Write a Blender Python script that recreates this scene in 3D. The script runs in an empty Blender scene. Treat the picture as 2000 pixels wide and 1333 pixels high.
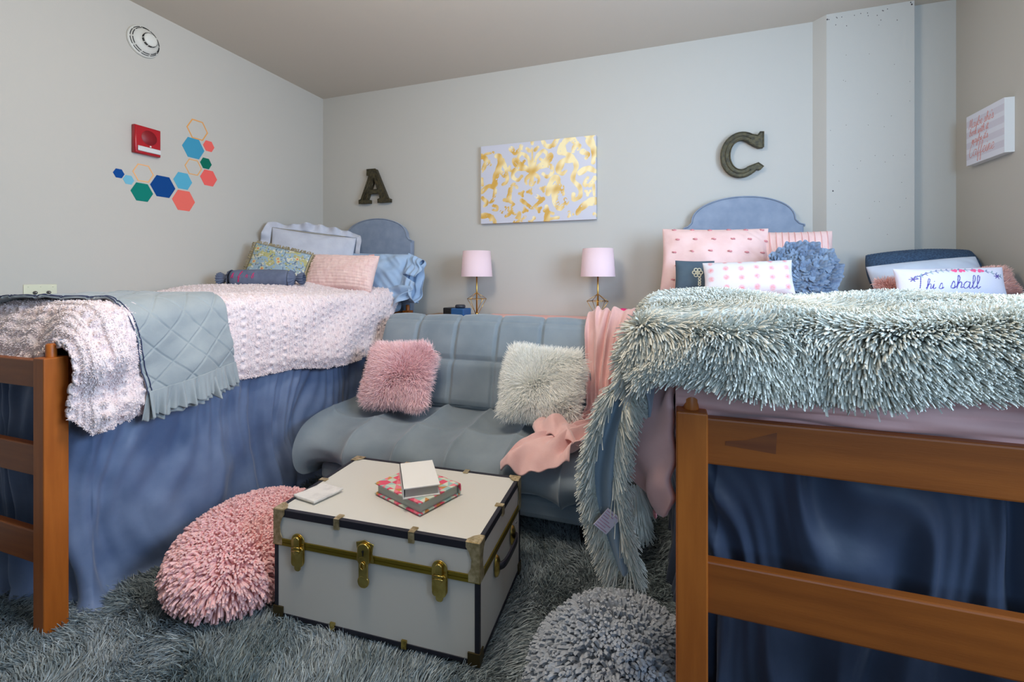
import bpy, math, numpy as np
from mathutils import Vector, Matrix
RNG = np.random.default_rng(7)
SC = bpy.context.scene
COL = SC.collection
PI = math.pi

# ------------------------------------------------------------------ helpers
def lin(c):
    c = [x / 255.0 for x in c]
    return tuple(x / 12.92 if x <= .04045 else ((x + .055) / 1.055) ** 2.4 for x in c)

def mat(name, c, rough=.8, c2=None, nscale=8, ndetail=4, metal=0, bump=0, bscale=60, sheen=0, attr=None,
        contrast=(.35, .65), stretch=None, bdist=.002, spec=.5, rnd=0, coat=0, trans=0, thin=0):
    m = bpy.data.materials.new(name); m.use_nodes = True
    nt = m.node_tree; N = nt.nodes; L = nt.links
    b = N['Principled BSDF']
    b.inputs['Roughness'].default_value = rough
    b.inputs['Metallic'].default_value = metal
    b.inputs['Specular IOR Level'].default_value = spec
    b.inputs['Coat Weight'].default_value = coat
    b.inputs['Transmission Weight'].default_value = trans
    if sheen:
        b.inputs['Sheen Weight'].default_value = sheen
        b.inputs['Sheen Roughness'].default_value = .4
    b.inputs['Base Color'].default_value = lin(c) + (1,)
    tc = N.new('ShaderNodeTexCoord'); src = tc.outputs['Object']
    if stretch:
        mp = N.new('ShaderNodeMapping'); mp.inputs['Scale'].default_value = stretch
        L.new(src, mp.inputs['Vector']); src = mp.outputs['Vector']
    col = None
    if attr:
        a = N.new('ShaderNodeAttribute'); a.attribute_name = attr; col = a.outputs['Color']
    if c2 is not None:
        n = N.new('ShaderNodeTexNoise'); n.inputs['Scale'].default_value = nscale; n.inputs['Detail'].default_value = ndetail
        L.new(src, n.inputs['Vector'])
        r = N.new('ShaderNodeMapRange'); r.inputs['From Min'].default_value = contrast[0]; r.inputs['From Max'].default_value = contrast[1]
        L.new(n.outputs['Fac'], r.inputs['Value'])
        x = N.new('ShaderNodeMix'); x.data_type = 'RGBA'
        L.new(r.outputs['Result'], x.inputs['Factor'])
        x.inputs['A'].default_value = lin(c) + (1,); x.inputs['B'].default_value = lin(c2) + (1,)
        if col is not None: L.new(col, x.inputs['A'])
        col = x.outputs['Result']
    if rnd:
        a = N.new('ShaderNodeAttribute'); a.attribute_name = 'rnd'
        r = N.new('ShaderNodeMapRange'); r.inputs['To Min'].default_value = 1 - rnd; r.inputs['To Max'].default_value = 1 + rnd
        L.new(a.outputs['Fac'], r.inputs['Value'])
        x = N.new('ShaderNodeVectorMath'); x.operation = 'SCALE'
        if col is None:
            rg = N.new('ShaderNodeRGB'); rg.outputs[0].default_value = lin(c) + (1,); col = rg.outputs[0]
        L.new(col, x.inputs[0]); L.new(r.outputs['Result'], x.inputs['Scale']); col = x.outputs[0]
    if col is not None: L.new(col, b.inputs['Base Color'])
    if thin:      # fibres let part of the light through
        tr = N.new('ShaderNodeBsdfTranslucent'); mx = N.new('ShaderNodeMixShader'); mx.inputs[0].default_value = thin
        tr.inputs['Color'].default_value = lin(c) + (1,)
        if col is not None: L.new(col, tr.inputs['Color'])
        L.new(b.outputs[0], mx.inputs[1]); L.new(tr.outputs[0], mx.inputs[2])
        L.new(mx.outputs[0], N['Material Output'].inputs['Surface'])
    if bump:
        n = N.new('ShaderNodeTexNoise'); n.inputs['Scale'].default_value = bscale; n.inputs['Detail'].default_value = 3
        L.new(src, n.inputs['Vector'])
        bp = N.new('ShaderNodeBump'); bp.inputs['Strength'].default_value = bump; bp.inputs['Distance'].default_value = bdist
        L.new(n.outputs['Fac'], bp.inputs['Height']); L.new(bp.outputs['Normal'], b.inputs['Normal'])
    return m

def fast(name, V, F4=None, F3=None, m=None, parent=None, smooth=True, attrs=None):
    """mesh object from numpy arrays"""
    me = bpy.data.meshes.new(name)
    V = np.asarray(V, dtype=np.float32).reshape(-1, 3)
    loops = []; starts = []; tot = 0
    if F4 is not None and len(F4):
        F4 = np.asarray(F4, dtype=np.int32); loops.append(F4.ravel()); starts.append(tot + 4 * np.arange(len(F4))); tot += F4.size
    if F3 is not None and len(F3):
        F3 = np.asarray(F3, dtype=np.int32); loops.append(F3.ravel()); starts.append(tot + 3 * np.arange(len(F3))); tot += F3.size
    loops = np.concatenate(loops).astype(np.int32); starts = np.concatenate(starts).astype(np.int32)
    me.vertices.add(len(V)); me.vertices.foreach_set('co', V.ravel())
    me.loops.add(len(loops)); me.loops.foreach_set('vertex_index', loops)
    me.polygons.add(len(starts)); me.polygons.foreach_set('loop_start', starts)
    me.update(calc_edges=True)
    me.polygons.foreach_set('use_smooth', np.full(len(starts), bool(smooth)))
    if attrs:
        for k, v in attrs.items():
            v = np.asarray(v, dtype=np.float32)
            if v.ndim == 1:
                a = me.attributes.new(k, 'FLOAT', 'POINT'); a.data.foreach_set('value', v)
            else:
                a = me.attributes.new(k, 'FLOAT_COLOR', 'POINT')
                a.data.foreach_set('color', np.concatenate([v, np.ones((len(v), 1), np.float32)], 1).ravel())
    if m: me.materials.append(m)
    o = bpy.data.objects.new(name, me); COL.objects.link(o)
    if parent: o.parent = parent
    return o

def tag(o, label=None, cat=None, group=None, kind=None):
    if label: o['label'] = label
    if cat: o['category'] = cat
    if group: o['group'] = group
    if kind: o['kind'] = kind
    return o

def empty(name, loc, label, cat, group=None, rz=0):
    o = bpy.data.objects.new(name, None); COL.objects.link(o)
    o.location = loc; o.rotation_euler = (0, 0, rz); o.empty_display_size = .05
    return tag(o, label, cat, group)

def gfaces(n, m, closed_u=False, closed_v=False, off=0):
    i = np.arange(n if closed_u else n - 1)[:, None]; j = np.arange(m if closed_v else m - 1)[None, :]
    a = i * m + j; b = ((i + 1) % n) * m + j; c = ((i + 1) % n) * m + (j + 1) % m; d = i * m + (j + 1) % m
    return np.stack([a, b, c, d], -1).reshape(-1, 4) + off

def gnormals(P):
    du = np.gradient(P, axis=0); dv = np.gradient(P, axis=1)
    n = np.cross(du, dv); return n / (np.linalg.norm(n, axis=-1, keepdims=True) + 1e-12)

def sheet(name, P, m, parent=None, thick=0, attrs=None, flip=False):
    n, k = P.shape[:2]
    F = gfaces(n, k)
    if flip: F = F[:, ::-1]
    V = P.reshape(-1, 3)
    if thick:
        N = gnormals(P).reshape(-1, 3) * (1 if not flip else -1)
        V2 = V - N * thick; o = len(V)
        F2 = F[:, ::-1] + o
        ring = np.concatenate([np.arange(k), np.arange(1, n) * k + k - 1, (n - 1) * k + np.arange(k - 2, -1, -1), np.arange(n - 2, 0, -1) * k])
        r2 = np.roll(ring, -1)
        S = np.stack([ring, r2, r2 + o, ring + o], 1)
        if flip: S = S[:, ::-1]
        V = np.concatenate([V, V2]); F = np.concatenate([F, F2, S])
        if attrs: attrs = {a: np.concatenate([b, b]) for a, b in attrs.items()}
    return fast(name, V, F, None, m, parent, True, attrs)

def merge(parts):
    V = []; Q = []; T = []; o = 0
    for v, q, t in parts:
        v = np.asarray(v, float).reshape(-1, 3); V.append(v)
        if q is not None and len(q): Q.append(np.asarray(q) + o)
        if t is not None and len(t): T.append(np.asarray(t) + o)
        o += len(v)
    return np.concatenate(V), (np.concatenate(Q) if Q else None), (np.concatenate(T) if T else None)

def tube_geo(pts, r, sides=8, closed=False, caps=True):
    pts = np.asarray(pts, float); n = len(pts)
    r = np.broadcast_to(np.asarray(r, float), (n,))
    if closed: T = np.roll(pts, -1, 0) - np.roll(pts, 1, 0)
    else: T = np.gradient(pts, axis=0)
    T /= np.linalg.norm(T, axis=1, keepdims=True) + 1e-12
    a = np.cross(T[0], [0, 0, 1.0]);
    if np.linalg.norm(a) < .05: a = np.cross(T[0], [1.0, 0, 0])
    a /= np.linalg.norm(a); A = []
    for t in T:
        a = a - t * a.dot(t); a /= np.linalg.norm(a) + 1e-12; A.append(a.copy())
    A = np.array(A); B = np.cross(T, A)
    th = np.arange(sides) * 2 * PI / sides
    V = pts[:, None] + r[:, None, None] * (A[:, None] * np.cos(th)[None, :, None] + B[:, None] * np.sin(th)[None, :, None])
    Q = gfaces(n, sides, closed, True)[:, ::-1]
    V = V.reshape(-1, 3); T3 = None
    if caps and not closed:
        k = len(V); V = np.concatenate([V, pts[:1], pts[-1:]])
        j = np.arange(sides); i = (j + 1) % sides; e = (n - 1) * sides
        T3 = np.concatenate([np.stack([i, j, np.full(sides, k)], 1), np.stack([e + j, e + i, np.full(sides, k + 1)], 1)])
    return V, Q, T3

def tube(name, pts, r, m, parent=None, sides=8, closed=False):
    return fast(name, *tube_geo(pts, r, sides, closed), m, parent)

def lathe_geo(prof, seg=24, axis='z'):
    prof = np.asarray(prof, float); th = np.arange(seg) * 2 * PI / seg
    V = np.stack([prof[:, 0][:, None] * np.cos(th), prof[:, 0][:, None] * np.sin(th), np.broadcast_to(prof[:, 1][:, None], (len(prof), seg))], -1)
    if axis == 'x': V = V[..., [2, 0, 1]]
    if axis == 'y': V = V[..., [1, 2, 0]]
    return V.reshape(-1, 3), gfaces(len(prof), seg, False, True)[:, ::-1], None

def box(name, lo, hi, m, parent=None, bevel=.002, seg=2, M=None):
    import bmesh
    bm = bmesh.new(); bmesh.ops.create_cube(bm, size=1)
    lo = np.array(lo, float); hi = np.array(hi, float)
    for v in bm.verts: v.co = Vector(lo + (hi - lo) * (np.array(v.co) + .5))
    if bevel: bmesh.ops.bevel(bm, geom=bm.edges[:], offset=bevel, segments=seg, profile=.5, affect='EDGES', clamp_overlap=True)
    if M is not None: bmesh.ops.transform(bm, matrix=M, verts=bm.verts)
    me = bpy.data.meshes.new(name); bm.to_mesh(me); bm.free(); me.materials.append(m)
    o = bpy.data.objects.new(name, me); COL.objects.link(o)
    if parent: o.parent = parent
    return o

def boxes_geo(lst):
    P = []
    for lo, hi in lst:
        x0, y0, z0 = lo; x1, y1, z1 = hi
        v = [(x0,y0,z0),(x1,y0,z0),(x1,y1,z0),(x0,y1,z0),(x0,y0,z1),(x1,y0,z1),(x1,y1,z1),(x0,y1,z1)]
        P.append((v, [(0,3,2,1),(4,5,6,7),(0,1,5,4),(1,2,6,5),(2,3,7,6),(3,0,4,7)], None))
    return merge(P)

def plate(name, loops, depth, m, parent=None, bevel=0, M=None, res=1):
    """extruded outline (first loop outer, others holes), drawn in XY, thickness along Z centred; M places it"""
    cu = bpy.data.curves.new(name, 'CURVE'); cu.dimensions = '2D'; cu.fill_mode = 'BOTH'
    cu.extrude = max(depth / 2 - bevel, 0.00005); cu.bevel_depth = bevel; cu.bevel_resolution = res; cu.offset = -bevel
    for lp in loops:
        s = cu.splines.new('POLY'); s.points.add(len(lp) - 1)
        for p, q in zip(s.points, lp): p.co = (q[0], q[1], 0, 1)
        s.use_cyclic_u = True
    t = bpy.data.objects.new('tmp', cu); COL.objects.link(t)
    bpy.context.view_layer.update()
    me = bpy.data.meshes.new_from_object(t.evaluated_get(bpy.context.evaluated_depsgraph_get()))
    bpy.data.objects.remove(t); bpy.data.curves.remove(cu)
    me.name = name; me.materials.clear(); me.materials.append(m)
    if M is not None: me.transform(M)
    o = bpy.data.objects.new(name, me); COL.objects.link(o)
    if parent: o.parent = parent
    return o

def smooth_path(pts, n=8, closed=False):
    pts = np.asarray(pts, float); out = []
    k = len(pts)
    rng = range(k if closed else k - 1)
    for i in rng:
        p0 = pts[(i - 1) % k] if (closed or i > 0) else 2 * pts[0] - pts[1]
        p1 = pts[i]; p2 = pts[(i + 1) % k]
        p3 = pts[(i + 2) % k] if (closed or i + 2 < k) else 2 * pts[-1] - pts[-2]
        for t in np.linspace(0, 1, n, endpoint=False):
            out.append(.5 * ((2 * p1) + (-p0 + p2) * t + (2 * p0 - 5 * p1 + 4 * p2 - p3) * t ** 2 + (-p0 + 3 * p1 - 3 * p2 + p3) * t ** 3))
    if not closed: out.append(pts[-1])
    return np.array(out)

class Nz:
    """cheap smooth noise: sum of random sines"""
    def __init__(s, seed, scale, n=10, dims=2):
        r = np.random.default_rng(seed); s.k = r.normal(size=(n, dims)) * scale; s.p = r.uniform(0, 2 * PI, n); s.n = n
    def __call__(s, *x):
        o = 0
        for i in range(s.n): o = o + np.sin(sum(s.k[i, d] * x[d] for d in range(len(x))) + s.p[i])
        return o / math.sqrt(s.n / 2) * .7

def sample(P, n, seed=0, w=None):
    """random points and normals on grid surface"""
    r = np.random.default_rng(seed)
    a = np.cross(P[1:, :-1] - P[:-1, :-1], P[:-1, 1:] - P[:-1, :-1]); A = np.linalg.norm(a, axis=-1)
    if w is not None: A = A * w[:-1, :-1]
    A = A.ravel() / A.sum(); idx = r.choice(len(A), n, p=A)
    k = P.shape[1] - 1; i = idx // k; j = idx % k; u = r.random(n)[:, None]; v = r.random(n)[:, None]
    pos = P[i, j] * (1 - u) * (1 - v) + P[i + 1, j] * u * (1 - v) + P[i, j + 1] * (1 - u) * v + P[i + 1, j + 1] * u * v
    N = gnormals(P); nn = N[i, j] * (1 - u) * (1 - v) + N[i + 1, j] * u * (1 - v) + N[i, j + 1] * (1 - u) * v + N[i + 1, j + 1] * u * v
    nn /= np.linalg.norm(nn, axis=1, keepdims=True) + 1e-9
    return pos, nn

def strands(name, pos, dirs, length, rad, m, parent=None, droop=0, jit=.4, segs=3, sides=3, tip=.25, seed=1, flow=None, zmin=None, curl=0):
    r = np.random.default_rng(seed); n = len(pos)
    d = dirs + r.normal(size=(n, 3)) * jit
    if flow is not None:                     # comb sideways, never into the surface
        nl = dirs / (np.linalg.norm(dirs, axis=1, keepdims=True) + 1e-9)
        d = d + flow - nl * np.minimum((flow * nl).sum(1, keepdims=True), 0)
    d /= np.linalg.norm(d, axis=1, keepdims=True)
    L = length * (.7 + .6 * r.random(n))
    e = r.normal(size=(n, 3)); a = np.cross(d, e); a /= np.linalg.norm(a, axis=1, keepdims=True); b = np.cross(d, a)
    t = np.linspace(0, 1, segs + 1)
    g = np.array([0, 0, -1.0])
    C = pos[:, None] + L[:, None, None] * (t[None, :, None] * d[:, None] + droop * t[None, :, None] ** 2 * g)
    if curl: C = C + curl * L[:, None, None] * (np.sin(t * 3)[None, :, None] ** 2) * a[:, None] * r.choice([-1, 1], n)[:, None, None]
    if zmin is not None: C[..., 2] = np.maximum(C[..., 2], zmin)
    R = rad * (1 - (1 - tip) * t ** 2)
    Rn = (.8 + .4 * r.random(n))[:, None] * R[None]
    th = np.arange(sides) * 2 * PI / sides
    V = C[:, :, None] + Rn[:, :, None, None] * (a[:, None, None] * np.cos(th)[None, None, :, None] + b[:, None, None] * np.sin(th)[None, None, :, None])
    per = (segs + 1) * sides
    base = gfaces(segs + 1, sides, False, True)[:, ::-1]
    Q = (base[None] + (np.arange(n) * per)[:, None, None]).reshape(-1, 4)
    if sides == 3: cap = np.array([[segs * 3, segs * 3 + 1, segs * 3 + 2]]); T = (cap[None] + (np.arange(n) * per)[:, None, None]).reshape(-1, 3)
    else:
        cap = np.array([[segs * 4, segs * 4 + 1, segs * 4 + 2, segs * 4 + 3]]); T = None
        Q = np.concatenate([Q, (cap[None] + (np.arange(n) * per)[:, None, None]).reshape(-1, 4)])
    rn = np.repeat(r.random(n), per)
    o = fast(name, V, Q, T, m, parent, False, {'rnd': rn})
    o['kind'] = 'stuff'
    return o

def frame(c, R, U):
    """matrix with x=R, y=U (orthogonalised), z=R x U"""
    R = Vector(R).normalized(); U = Vector(U); U = (U - R * U.dot(R)).normalized(); N = R.cross(U)
    return Matrix(((R.x, U.x, N.x, c[0]), (R.y, U.y, N.y, c[1]), (R.z, U.z, N.z, c[2]), (0, 0, 0, 1)))

def pillow_grid(w, h, t, n=48, k=36, pinch=.06, seed=0, wr=.004, sag=0, pw=.45, rc=.05):
    """front and back grids (local x right, y up, z towards viewer)"""
    u = np.sin(np.linspace(-1, 1, n) * PI / 2)[:, None] * np.ones((1, k)); v = np.ones((n, 1)) * np.sin(np.linspace(-1, 1, k) * PI / 2)[None]
    x = w / 2 * u * (1 - pinch * np.cos(v * PI / 2) * np.abs(u)); y = h / 2 * v * (1 - pinch * 1.3 * np.cos(u * PI / 2) * np.abs(v))
    x, y = x * np.sqrt(1 - rc * v ** 2), y * np.sqrt(1 - rc * u ** 2)
    y = y - sag * h * (1 - u ** 2) * (v + 1) / 2
    b = np.clip((1 - u ** 2) * (1 - v ** 2), 0, 1) ** pw
    nz = Nz(seed, 1.0 / .05); nz2 = Nz(seed + 5, 1.0 / .12)
    edge = np.clip((1 - u ** 2) * (1 - v ** 2) * 6, 0, 1)
    z = t / 2 * b + edge * (wr * nz(x, y) + 2 * wr * nz2(x, y) * b)
    z2 = -t / 2 * b
    F = np.stack([x, y, z], -1); B = np.stack([x, y, z2], -1)
    return F, B, u, v

def pillow(name, c, R, U, w, h, t, m, label, cat='pillow', col=None, group=None, n=48, k=36, extra=None, m_attr='col', **kw):
    F, B, u, v = pillow_grid(w, h, t, n, k, **kw)
    if extra is not None: F = extra(F, u, v)
    V = np.concatenate([F.reshape(-1, 3), B.reshape(-1, 3)])
    f1 = gfaces(n, k); f2 = gfaces(n, k)[:, ::-1] + n * k
    at = None
    if col is not None:
        cf = col(F, u, v).reshape(-1, 3)
        at = {m_attr: np.concatenate([cf, np.broadcast_to(cf[len(cf) // 2 * 0], cf.shape)])}
    # stitch rim: weld by sharing coordinates (edge z is 0 on both)
    o = fast(name, V, np.concatenate([f1, f2]), None, m, None, True, at)
    o.matrix_world = frame(c, R, U)
    tag(o, label, cat, group)
    return o, F

def world_grid(F, M):
    A = np.array(M); return F @ A[:3, :3].T + A[:3, 3]

class Paint:
    """paints colours on a grid of local x,y coordinates"""
    def __init__(s, X, Y, base):
        s.X = X; s.Y = Y; s.C = np.zeros(X.shape + (3,)); s.C[:] = lin(base)
    def put(s, mask, c): s.C[mask > .5] = lin(c)
    def dist(s, pts, wd):
        pts = np.asarray(pts, float); wd = np.broadcast_to(np.asarray(wd, float), (len(pts),))
        M = np.zeros(s.X.shape, bool)
        for i in range(len(pts) - 1):
            a = pts[i]; b = pts[i + 1]; d = b - a; l2 = d.dot(d) + 1e-12
            t = np.clip(((s.X - a[0]) * d[0] + (s.Y - a[1]) * d[1]) / l2, 0, 1)
            D = np.hypot(s.X - a[0] - t * d[0], s.Y - a[1] - t * d[1])
            M |= D < (wd[i] * (1 - t) + wd[i + 1] * t)
        return M
    def stroke(s, pts, wd, c, mask=None):
        M = s.dist(pts, wd)
        if mask is not None: M &= mask
        s.C[M] = lin(c)
    def disc(s, x, y, r, c): s.C[np.hypot(s.X - x, s.Y - y) < r] = lin(c)

GL = {
 'a': ([[(.8,.9),(.4,1),(.1,.6),(.12,.15),(.4,0),(.72,.35),(.85,.95),(.78,.2),(.95,0),(1.15,.25)]], 1.1),
 'b': ([[(0,.2),(.35,1.2),(.45,1.85),(.28,2),(.15,1.2),(.15,.15),(.45,0),(.75,.3),(.68,.8),(.5,.9),(.95,.8)]], .95),
 'e': ([[(0,.2),(.5,.5),(.6,.85),(.4,1),(.15,.7),(.15,.25),(.4,0),(.8,.25)]], .78),
 'f': ([[(0,.2),(.4,1.1),(.55,1.8),(.4,2),(.25,1.5),(.2,-.6),(.3,-1),(.45,-.6),(.3,.1),(.7,.25)]], .65),
 'h': ([[(0,.2),(.35,1.2),(.42,1.85),(.25,2),(.15,1.2),(.1,0),(.2,.6),(.5,1),(.65,.7),(.6,.1),(.88,.2)]], .85),
 'i': ([[(0,.2),(.2,.95),(.15,.2),(.3,0),(.5,.25)],[(.24,1.4),(.26,1.5)]], .5),
 'l': ([[(0,.2),(.35,1.2),(.42,1.85),(.24,2),(.12,1.2),(.15,.2),(.3,0),(.55,.25)]], .55),
 'm': ([[(0,.2),(.12,1),(.1,0),(.25,.8),(.42,.9),(.42,0),(.58,.8),(.76,.9),(.76,.1),(1,.2)]], 1.0),
 'n': ([[(0,.2),(.12,1),(.1,0),(.3,.85),(.5,.95),(.52,.1),(.78,.2)]], .78),
 'o': ([[(0,.2),(.1,.6),(.4,1),(.1,.6),(.15,.1),(.4,0),(.65,.4),(.45,1),(.85,.85)]], .85),
 'r': ([[(0,.2),(.15,1.05),(.3,.95),(.5,.9),(.45,.2),(.7,.2)]], .7),
 's': ([[(0,.2),(.3,1.1),(.5,.5),(.4,0),(.05,.1),(.4,0),(.7,.25)]], .68),
 't': ([[(0,.2),(.25,1.7),(.15,.3),(.3,0),(.55,.25)],[(0,1.15),(.5,1.25)]], .55),
 'w': ([[(0,.9),(.08,.1),(.25,0),(.42,.9),(.45,.1),(.62,0),(.8,.95),(1,.85)]], 1.0),
 'y': ([[(0,.9),(.1,.2),(.35,.1),(.55,.95),(.5,-.6),(.3,-1),(.15,-.7),(.5,0),(.75,.3)]], .75),
 'M': ([[(0,0),(.25,1.9),(.4,1.6),(.55,.2),(.85,1.95),(.95,1.5),(1,0),(1.25,.2)]], 1.25),
 'T': ([[(-.1,1.4),(.1,1.75),(.6,1.75),(1.5,2.2)],[(.65,1.8),(.6,.9),(.55,0)]], .85),
 'C': ([[(.95,1.7),(.8,2.05),(.45,1.9),(.1,1.1),(.1,.3),(.4,-.1),(.8,.05),(1,.3)]], 1.0),
 "'": ([[(.1,1.9),(.05,1.6)]], .25), ' ': ([], .6)}
def script_strokes(text, x, y, s, slant=.18):
    out = []
    for ch in text:
        g, adv = GL[ch]
        for st in g:
            p = smooth_path(st, 4) if len(st) > 2 else np.array(st, float)
            out.append(np.stack([x + s * (p[:, 0] + slant * p[:, 1]), y + s * p[:, 1]], 1))
        x += adv * s
    return out, x
# ------------------------------------------------------------------ camera, light
cam = bpy.data.cameras.new('camera'); co = bpy.data.objects.new('camera', cam); COL.objects.link(co)
co.location = (0, 0, 1.18); co.rotation_euler = (PI / 2, 0, math.atan(309 / 890))
cam.sensor_width = 36; cam.lens = 36 * 890 / 2000; cam.shift_y = -126.5 / 2000; cam.clip_start = .02
SC.camera = co
SC.view_settings.view_transform = 'Standard'; SC.view_settings.look = 'None'; SC.view_settings.gamma = 1
SC.view_settings.exposure = 0.32
W = bpy.data.worlds.new('world'); SC.world = W; W.use_nodes = True
bg = W.node_tree.nodes['Background']; bg.inputs['Color'].default_value = (.80, .88, 1.0, 1); bg.inputs['Strength'].default_value = .10
SC.cycles.use_denoising = True
SC.cycles.max_bounces = 9; SC.cycles.diffuse_bounces = 7; SC.cycles.glossy_bounces = 3; SC.cycles.transmission_bounces = 4
SC.cycles.caustics_reflective = False; SC.cycles.caustics_refractive = False

def area(name, loc, rot, sx, sy, power, color):
    l = bpy.data.lights.new(name, 'AREA'); l.shape = 'RECTANGLE'; l.size = sx; l.size_y = sy; l.energy = power; l.color = color
    o = bpy.data.objects.new(name, l); COL.objects.link(o); o.location = loc; o.rotation_euler = rot; return o
pl_ = bpy.data.lights.new('ceiling_lamp', 'POINT'); pl_.energy = 50; pl_.color = (1.0, .88, .74); pl_.shadow_soft_size = .22
po = bpy.data.objects.new('ceiling_lamp', pl_); COL.objects.link(po); po.location = (-.80, .95, 2.38)
area('window_daylight', (1.46, .85, 1.65), (0, math.radians(90), 0), 1.1, 1.5, 80, (.55, .74, 1.0))
wl = area('far_window_daylight', (.75, -1.8, 1.75), (math.radians(95), 0, math.radians(-2)), 1.3, .9, 10.5, (.42, .68, 1.0))
wl.data.spread = math.radians(75)

# ------------------------------------------------------------------ materials
M = {}
M['wall'] = mat('wall_paint', (190, 187, 179), .75, bump=.12, bscale=180, spec=.2)
M['ceil'] = mat('ceiling_paint', (202, 193, 180), .8, bump=.15, bscale=120, spec=.15)
M['carpet'] = mat('carpet_tile', (40, 44, 48), .95, (92, 98, 104), 160, 2, bump=.6, bscale=300)
M['wood'] = mat('honey_wood', (176, 98, 34), .42, (158, 84, 26), 6, 6, bump=.08, bscale=60, stretch=(6, 6, .6), spec=.4)
M['woodh'] = mat('honey_wood_rail', (146, 78, 24), .42, (128, 66, 18), 6, 6, bump=.08, bscale=60, stretch=(.6, 6, 8), spec=.4)  # same wood as the posts, darkened in colour for the shaded front faces
M['woodd'] = mat('rail_patch', (120, 62, 16), .45, (104, 50, 12), 8, 4, stretch=(.6, 6, 8))
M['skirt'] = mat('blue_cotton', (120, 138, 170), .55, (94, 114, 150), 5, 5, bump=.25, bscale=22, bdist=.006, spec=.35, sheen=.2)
M['skirt2'] = mat('shaded_blue_cotton', (64, 74, 94), .5, (54, 64, 84), 5, 5, bump=.2, bscale=22, bdist=.006, spec=.35, sheen=.2)  # darker copy of the blue cotton, shade under the bed put into its colour
M['pinkw'] = mat('pink_chenille', (238, 226, 227), .9, (232, 214, 215), 30, 3, bump=.9, bscale=170, bdist=.004, sheen=.3)
M['pinkwf'] = mat('pink_chenille_tuft', (242, 230, 230), .9, rnd=.06, sheen=.2)
M['quilt'] = mat('grey_green_quilt', (160, 169, 172), .85, (148, 158, 163), 9, 4, bump=.4, bscale=90, sheen=.3)
M['piping'] = mat('navy_piping', (52, 62, 98), .7)
M['futon'] = mat('grey_blue_suede', (142, 154, 162), .8, (122, 136, 146), 5, 6, bump=.25, bscale=140, bdist=.001, sheen=.55, contrast=(.3, .7))
M['futonb'] = mat('dark_frame_metal', (22, 22, 26), .5)
M['rug'] = mat('rug_pile', (158, 168, 172), .5, (112, 126, 128), 3.5, 4, rnd=.4, spec=.5, contrast=(.35, .65))
M['rugb'] = mat('rug_backing', (50, 58, 64), .95, (70, 80, 84), 60, 3)
M['pinkmop'] = mat('pink_mop_pile', (246, 204, 204), .9, rnd=.07, spec=.2)
M['greymop'] = mat('grey_mop_pile', (170, 176, 184), .9, rnd=.05, spec=.2)
M['fur'] = mat('sage_grey_shag', (212, 208, 194), .9, (196, 198, 190), 4, 3, rnd=.06, spec=.08)
M['furb'] = mat('throw_backing', (150, 162, 172), .8, (136, 150, 162), 12, 3, sheen=.4)
M['pinkfur'] = mat('pink_fur', (255, 226, 228), .6, rnd=.05, spec=.3)
M['whitefur'] = mat('cream_fur', (253, 252, 246), .6, rnd=.03, spec=.3)
M['fleece'] = mat('coral_fleece', (230, 188, 182), .9, (224, 178, 172), 14, 4, bump=.4, bscale=220, sheen=.6)
M['comf'] = mat('rose_cotton', (222, 176, 170), .8, (214, 166, 160), 10, 4, bump=.25, bscale=26, bdist=.006, sheen=.2)
M['comft'] = mat('pale_rose_cotton', (240, 216, 212), .85, (234, 204, 200), 12, 4, bump=.2, bscale=30, bdist=.004, sheen=.2)
M['rosetuft'] = mat('rose_tuft', (222, 144, 148), .9, rnd=.1)
M['headb'] = mat('grey_blue_velvet', (122, 136, 156), .8, (142, 154, 172), 14, 5, sheen=.5, contrast=(.3, .75))
M['linen'] = mat('lilac_grey_linen', (196, 200, 210), .85, (186, 190, 202), 16, 4, bump=.5, bscale=150, sheen=.2)
M['blue'] = mat('light_blue_cotton', (166, 190, 216), .75, (154, 180, 208), 10, 4, bump=.3, bscale=26, bdist=.005, sheen=.15)
M['denim'] = mat('denim_cotton', (104, 114, 136), .85, (92, 102, 126), 24, 4, bump=.3, bscale=120)
M['mag'] = mat('magenta_thread', (206, 40, 110), .7)
M['fringe'] = mat('sand_fringe', (176, 164, 132), .9, (150, 138, 104), 40, 3, bump=.6, bscale=200)
M['pattern'] = mat('printed_cloth', (200, 200, 200), .85, attr='col', bump=.2, bscale=150)
M['white'] = mat('white_cotton', (236, 236, 236), .8, bump=.2, bscale=60, sheen=.15)
M['slate'] = mat('slate_cotton', (74, 92, 104), .8, (66, 84, 98), 20, 4, bump=.3, bscale=60)
M['rose'] = mat('slate_blue_satin', (116, 134, 154), .6, (98, 116, 140), 14, 4, sheen=.3)
M['knit'] = mat('navy_knit', (66, 92, 120), .9, (46, 66, 92), 120, 2, bump=1, bscale=160, bdist=.004, stretch=(1, 1, 1.6))
M['gold'] = mat('brushed_gold', (212, 166, 84), .3, metal=1)
M['brass'] = mat('antique_brass', (214, 188, 110), .27, (176, 150, 76), 30, 3, metal=1)
M['brassy'] = mat('yellow_brass_strip', (150, 130, 48), .4, metal=.9)
M['brassl'] = mat('pale_brass', (226, 208, 168), .38, (180, 160, 118), 60, 3, metal=.85)
M['shade'] = mat('pink_lampshade', (232, 206, 212), .85)
M['tleather'] = mat('trunk_white_vinyl', (214, 212, 205), .45, spec=.4, bump=.1, bscale=400, bdist=.0005)
M['tblack'] = mat('trunk_navy_black_edge', (26, 27, 40), .5)
M['black'] = mat('black_plastic', (18, 18, 22), .4)
M['hole'] = mat('black_gap', (8, 8, 12), .7)
M['bluep'] = mat('blue_plastic', (36, 88, 142), .45)
M['magp'] = mat('magenta_plastic', (224, 20, 110), .35)
M['greyp'] = mat('grey_plastic', (120, 124, 132), .5)
M['dgreyp'] = mat('dark_grey_plastic', (48, 52, 62), .4)
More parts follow.
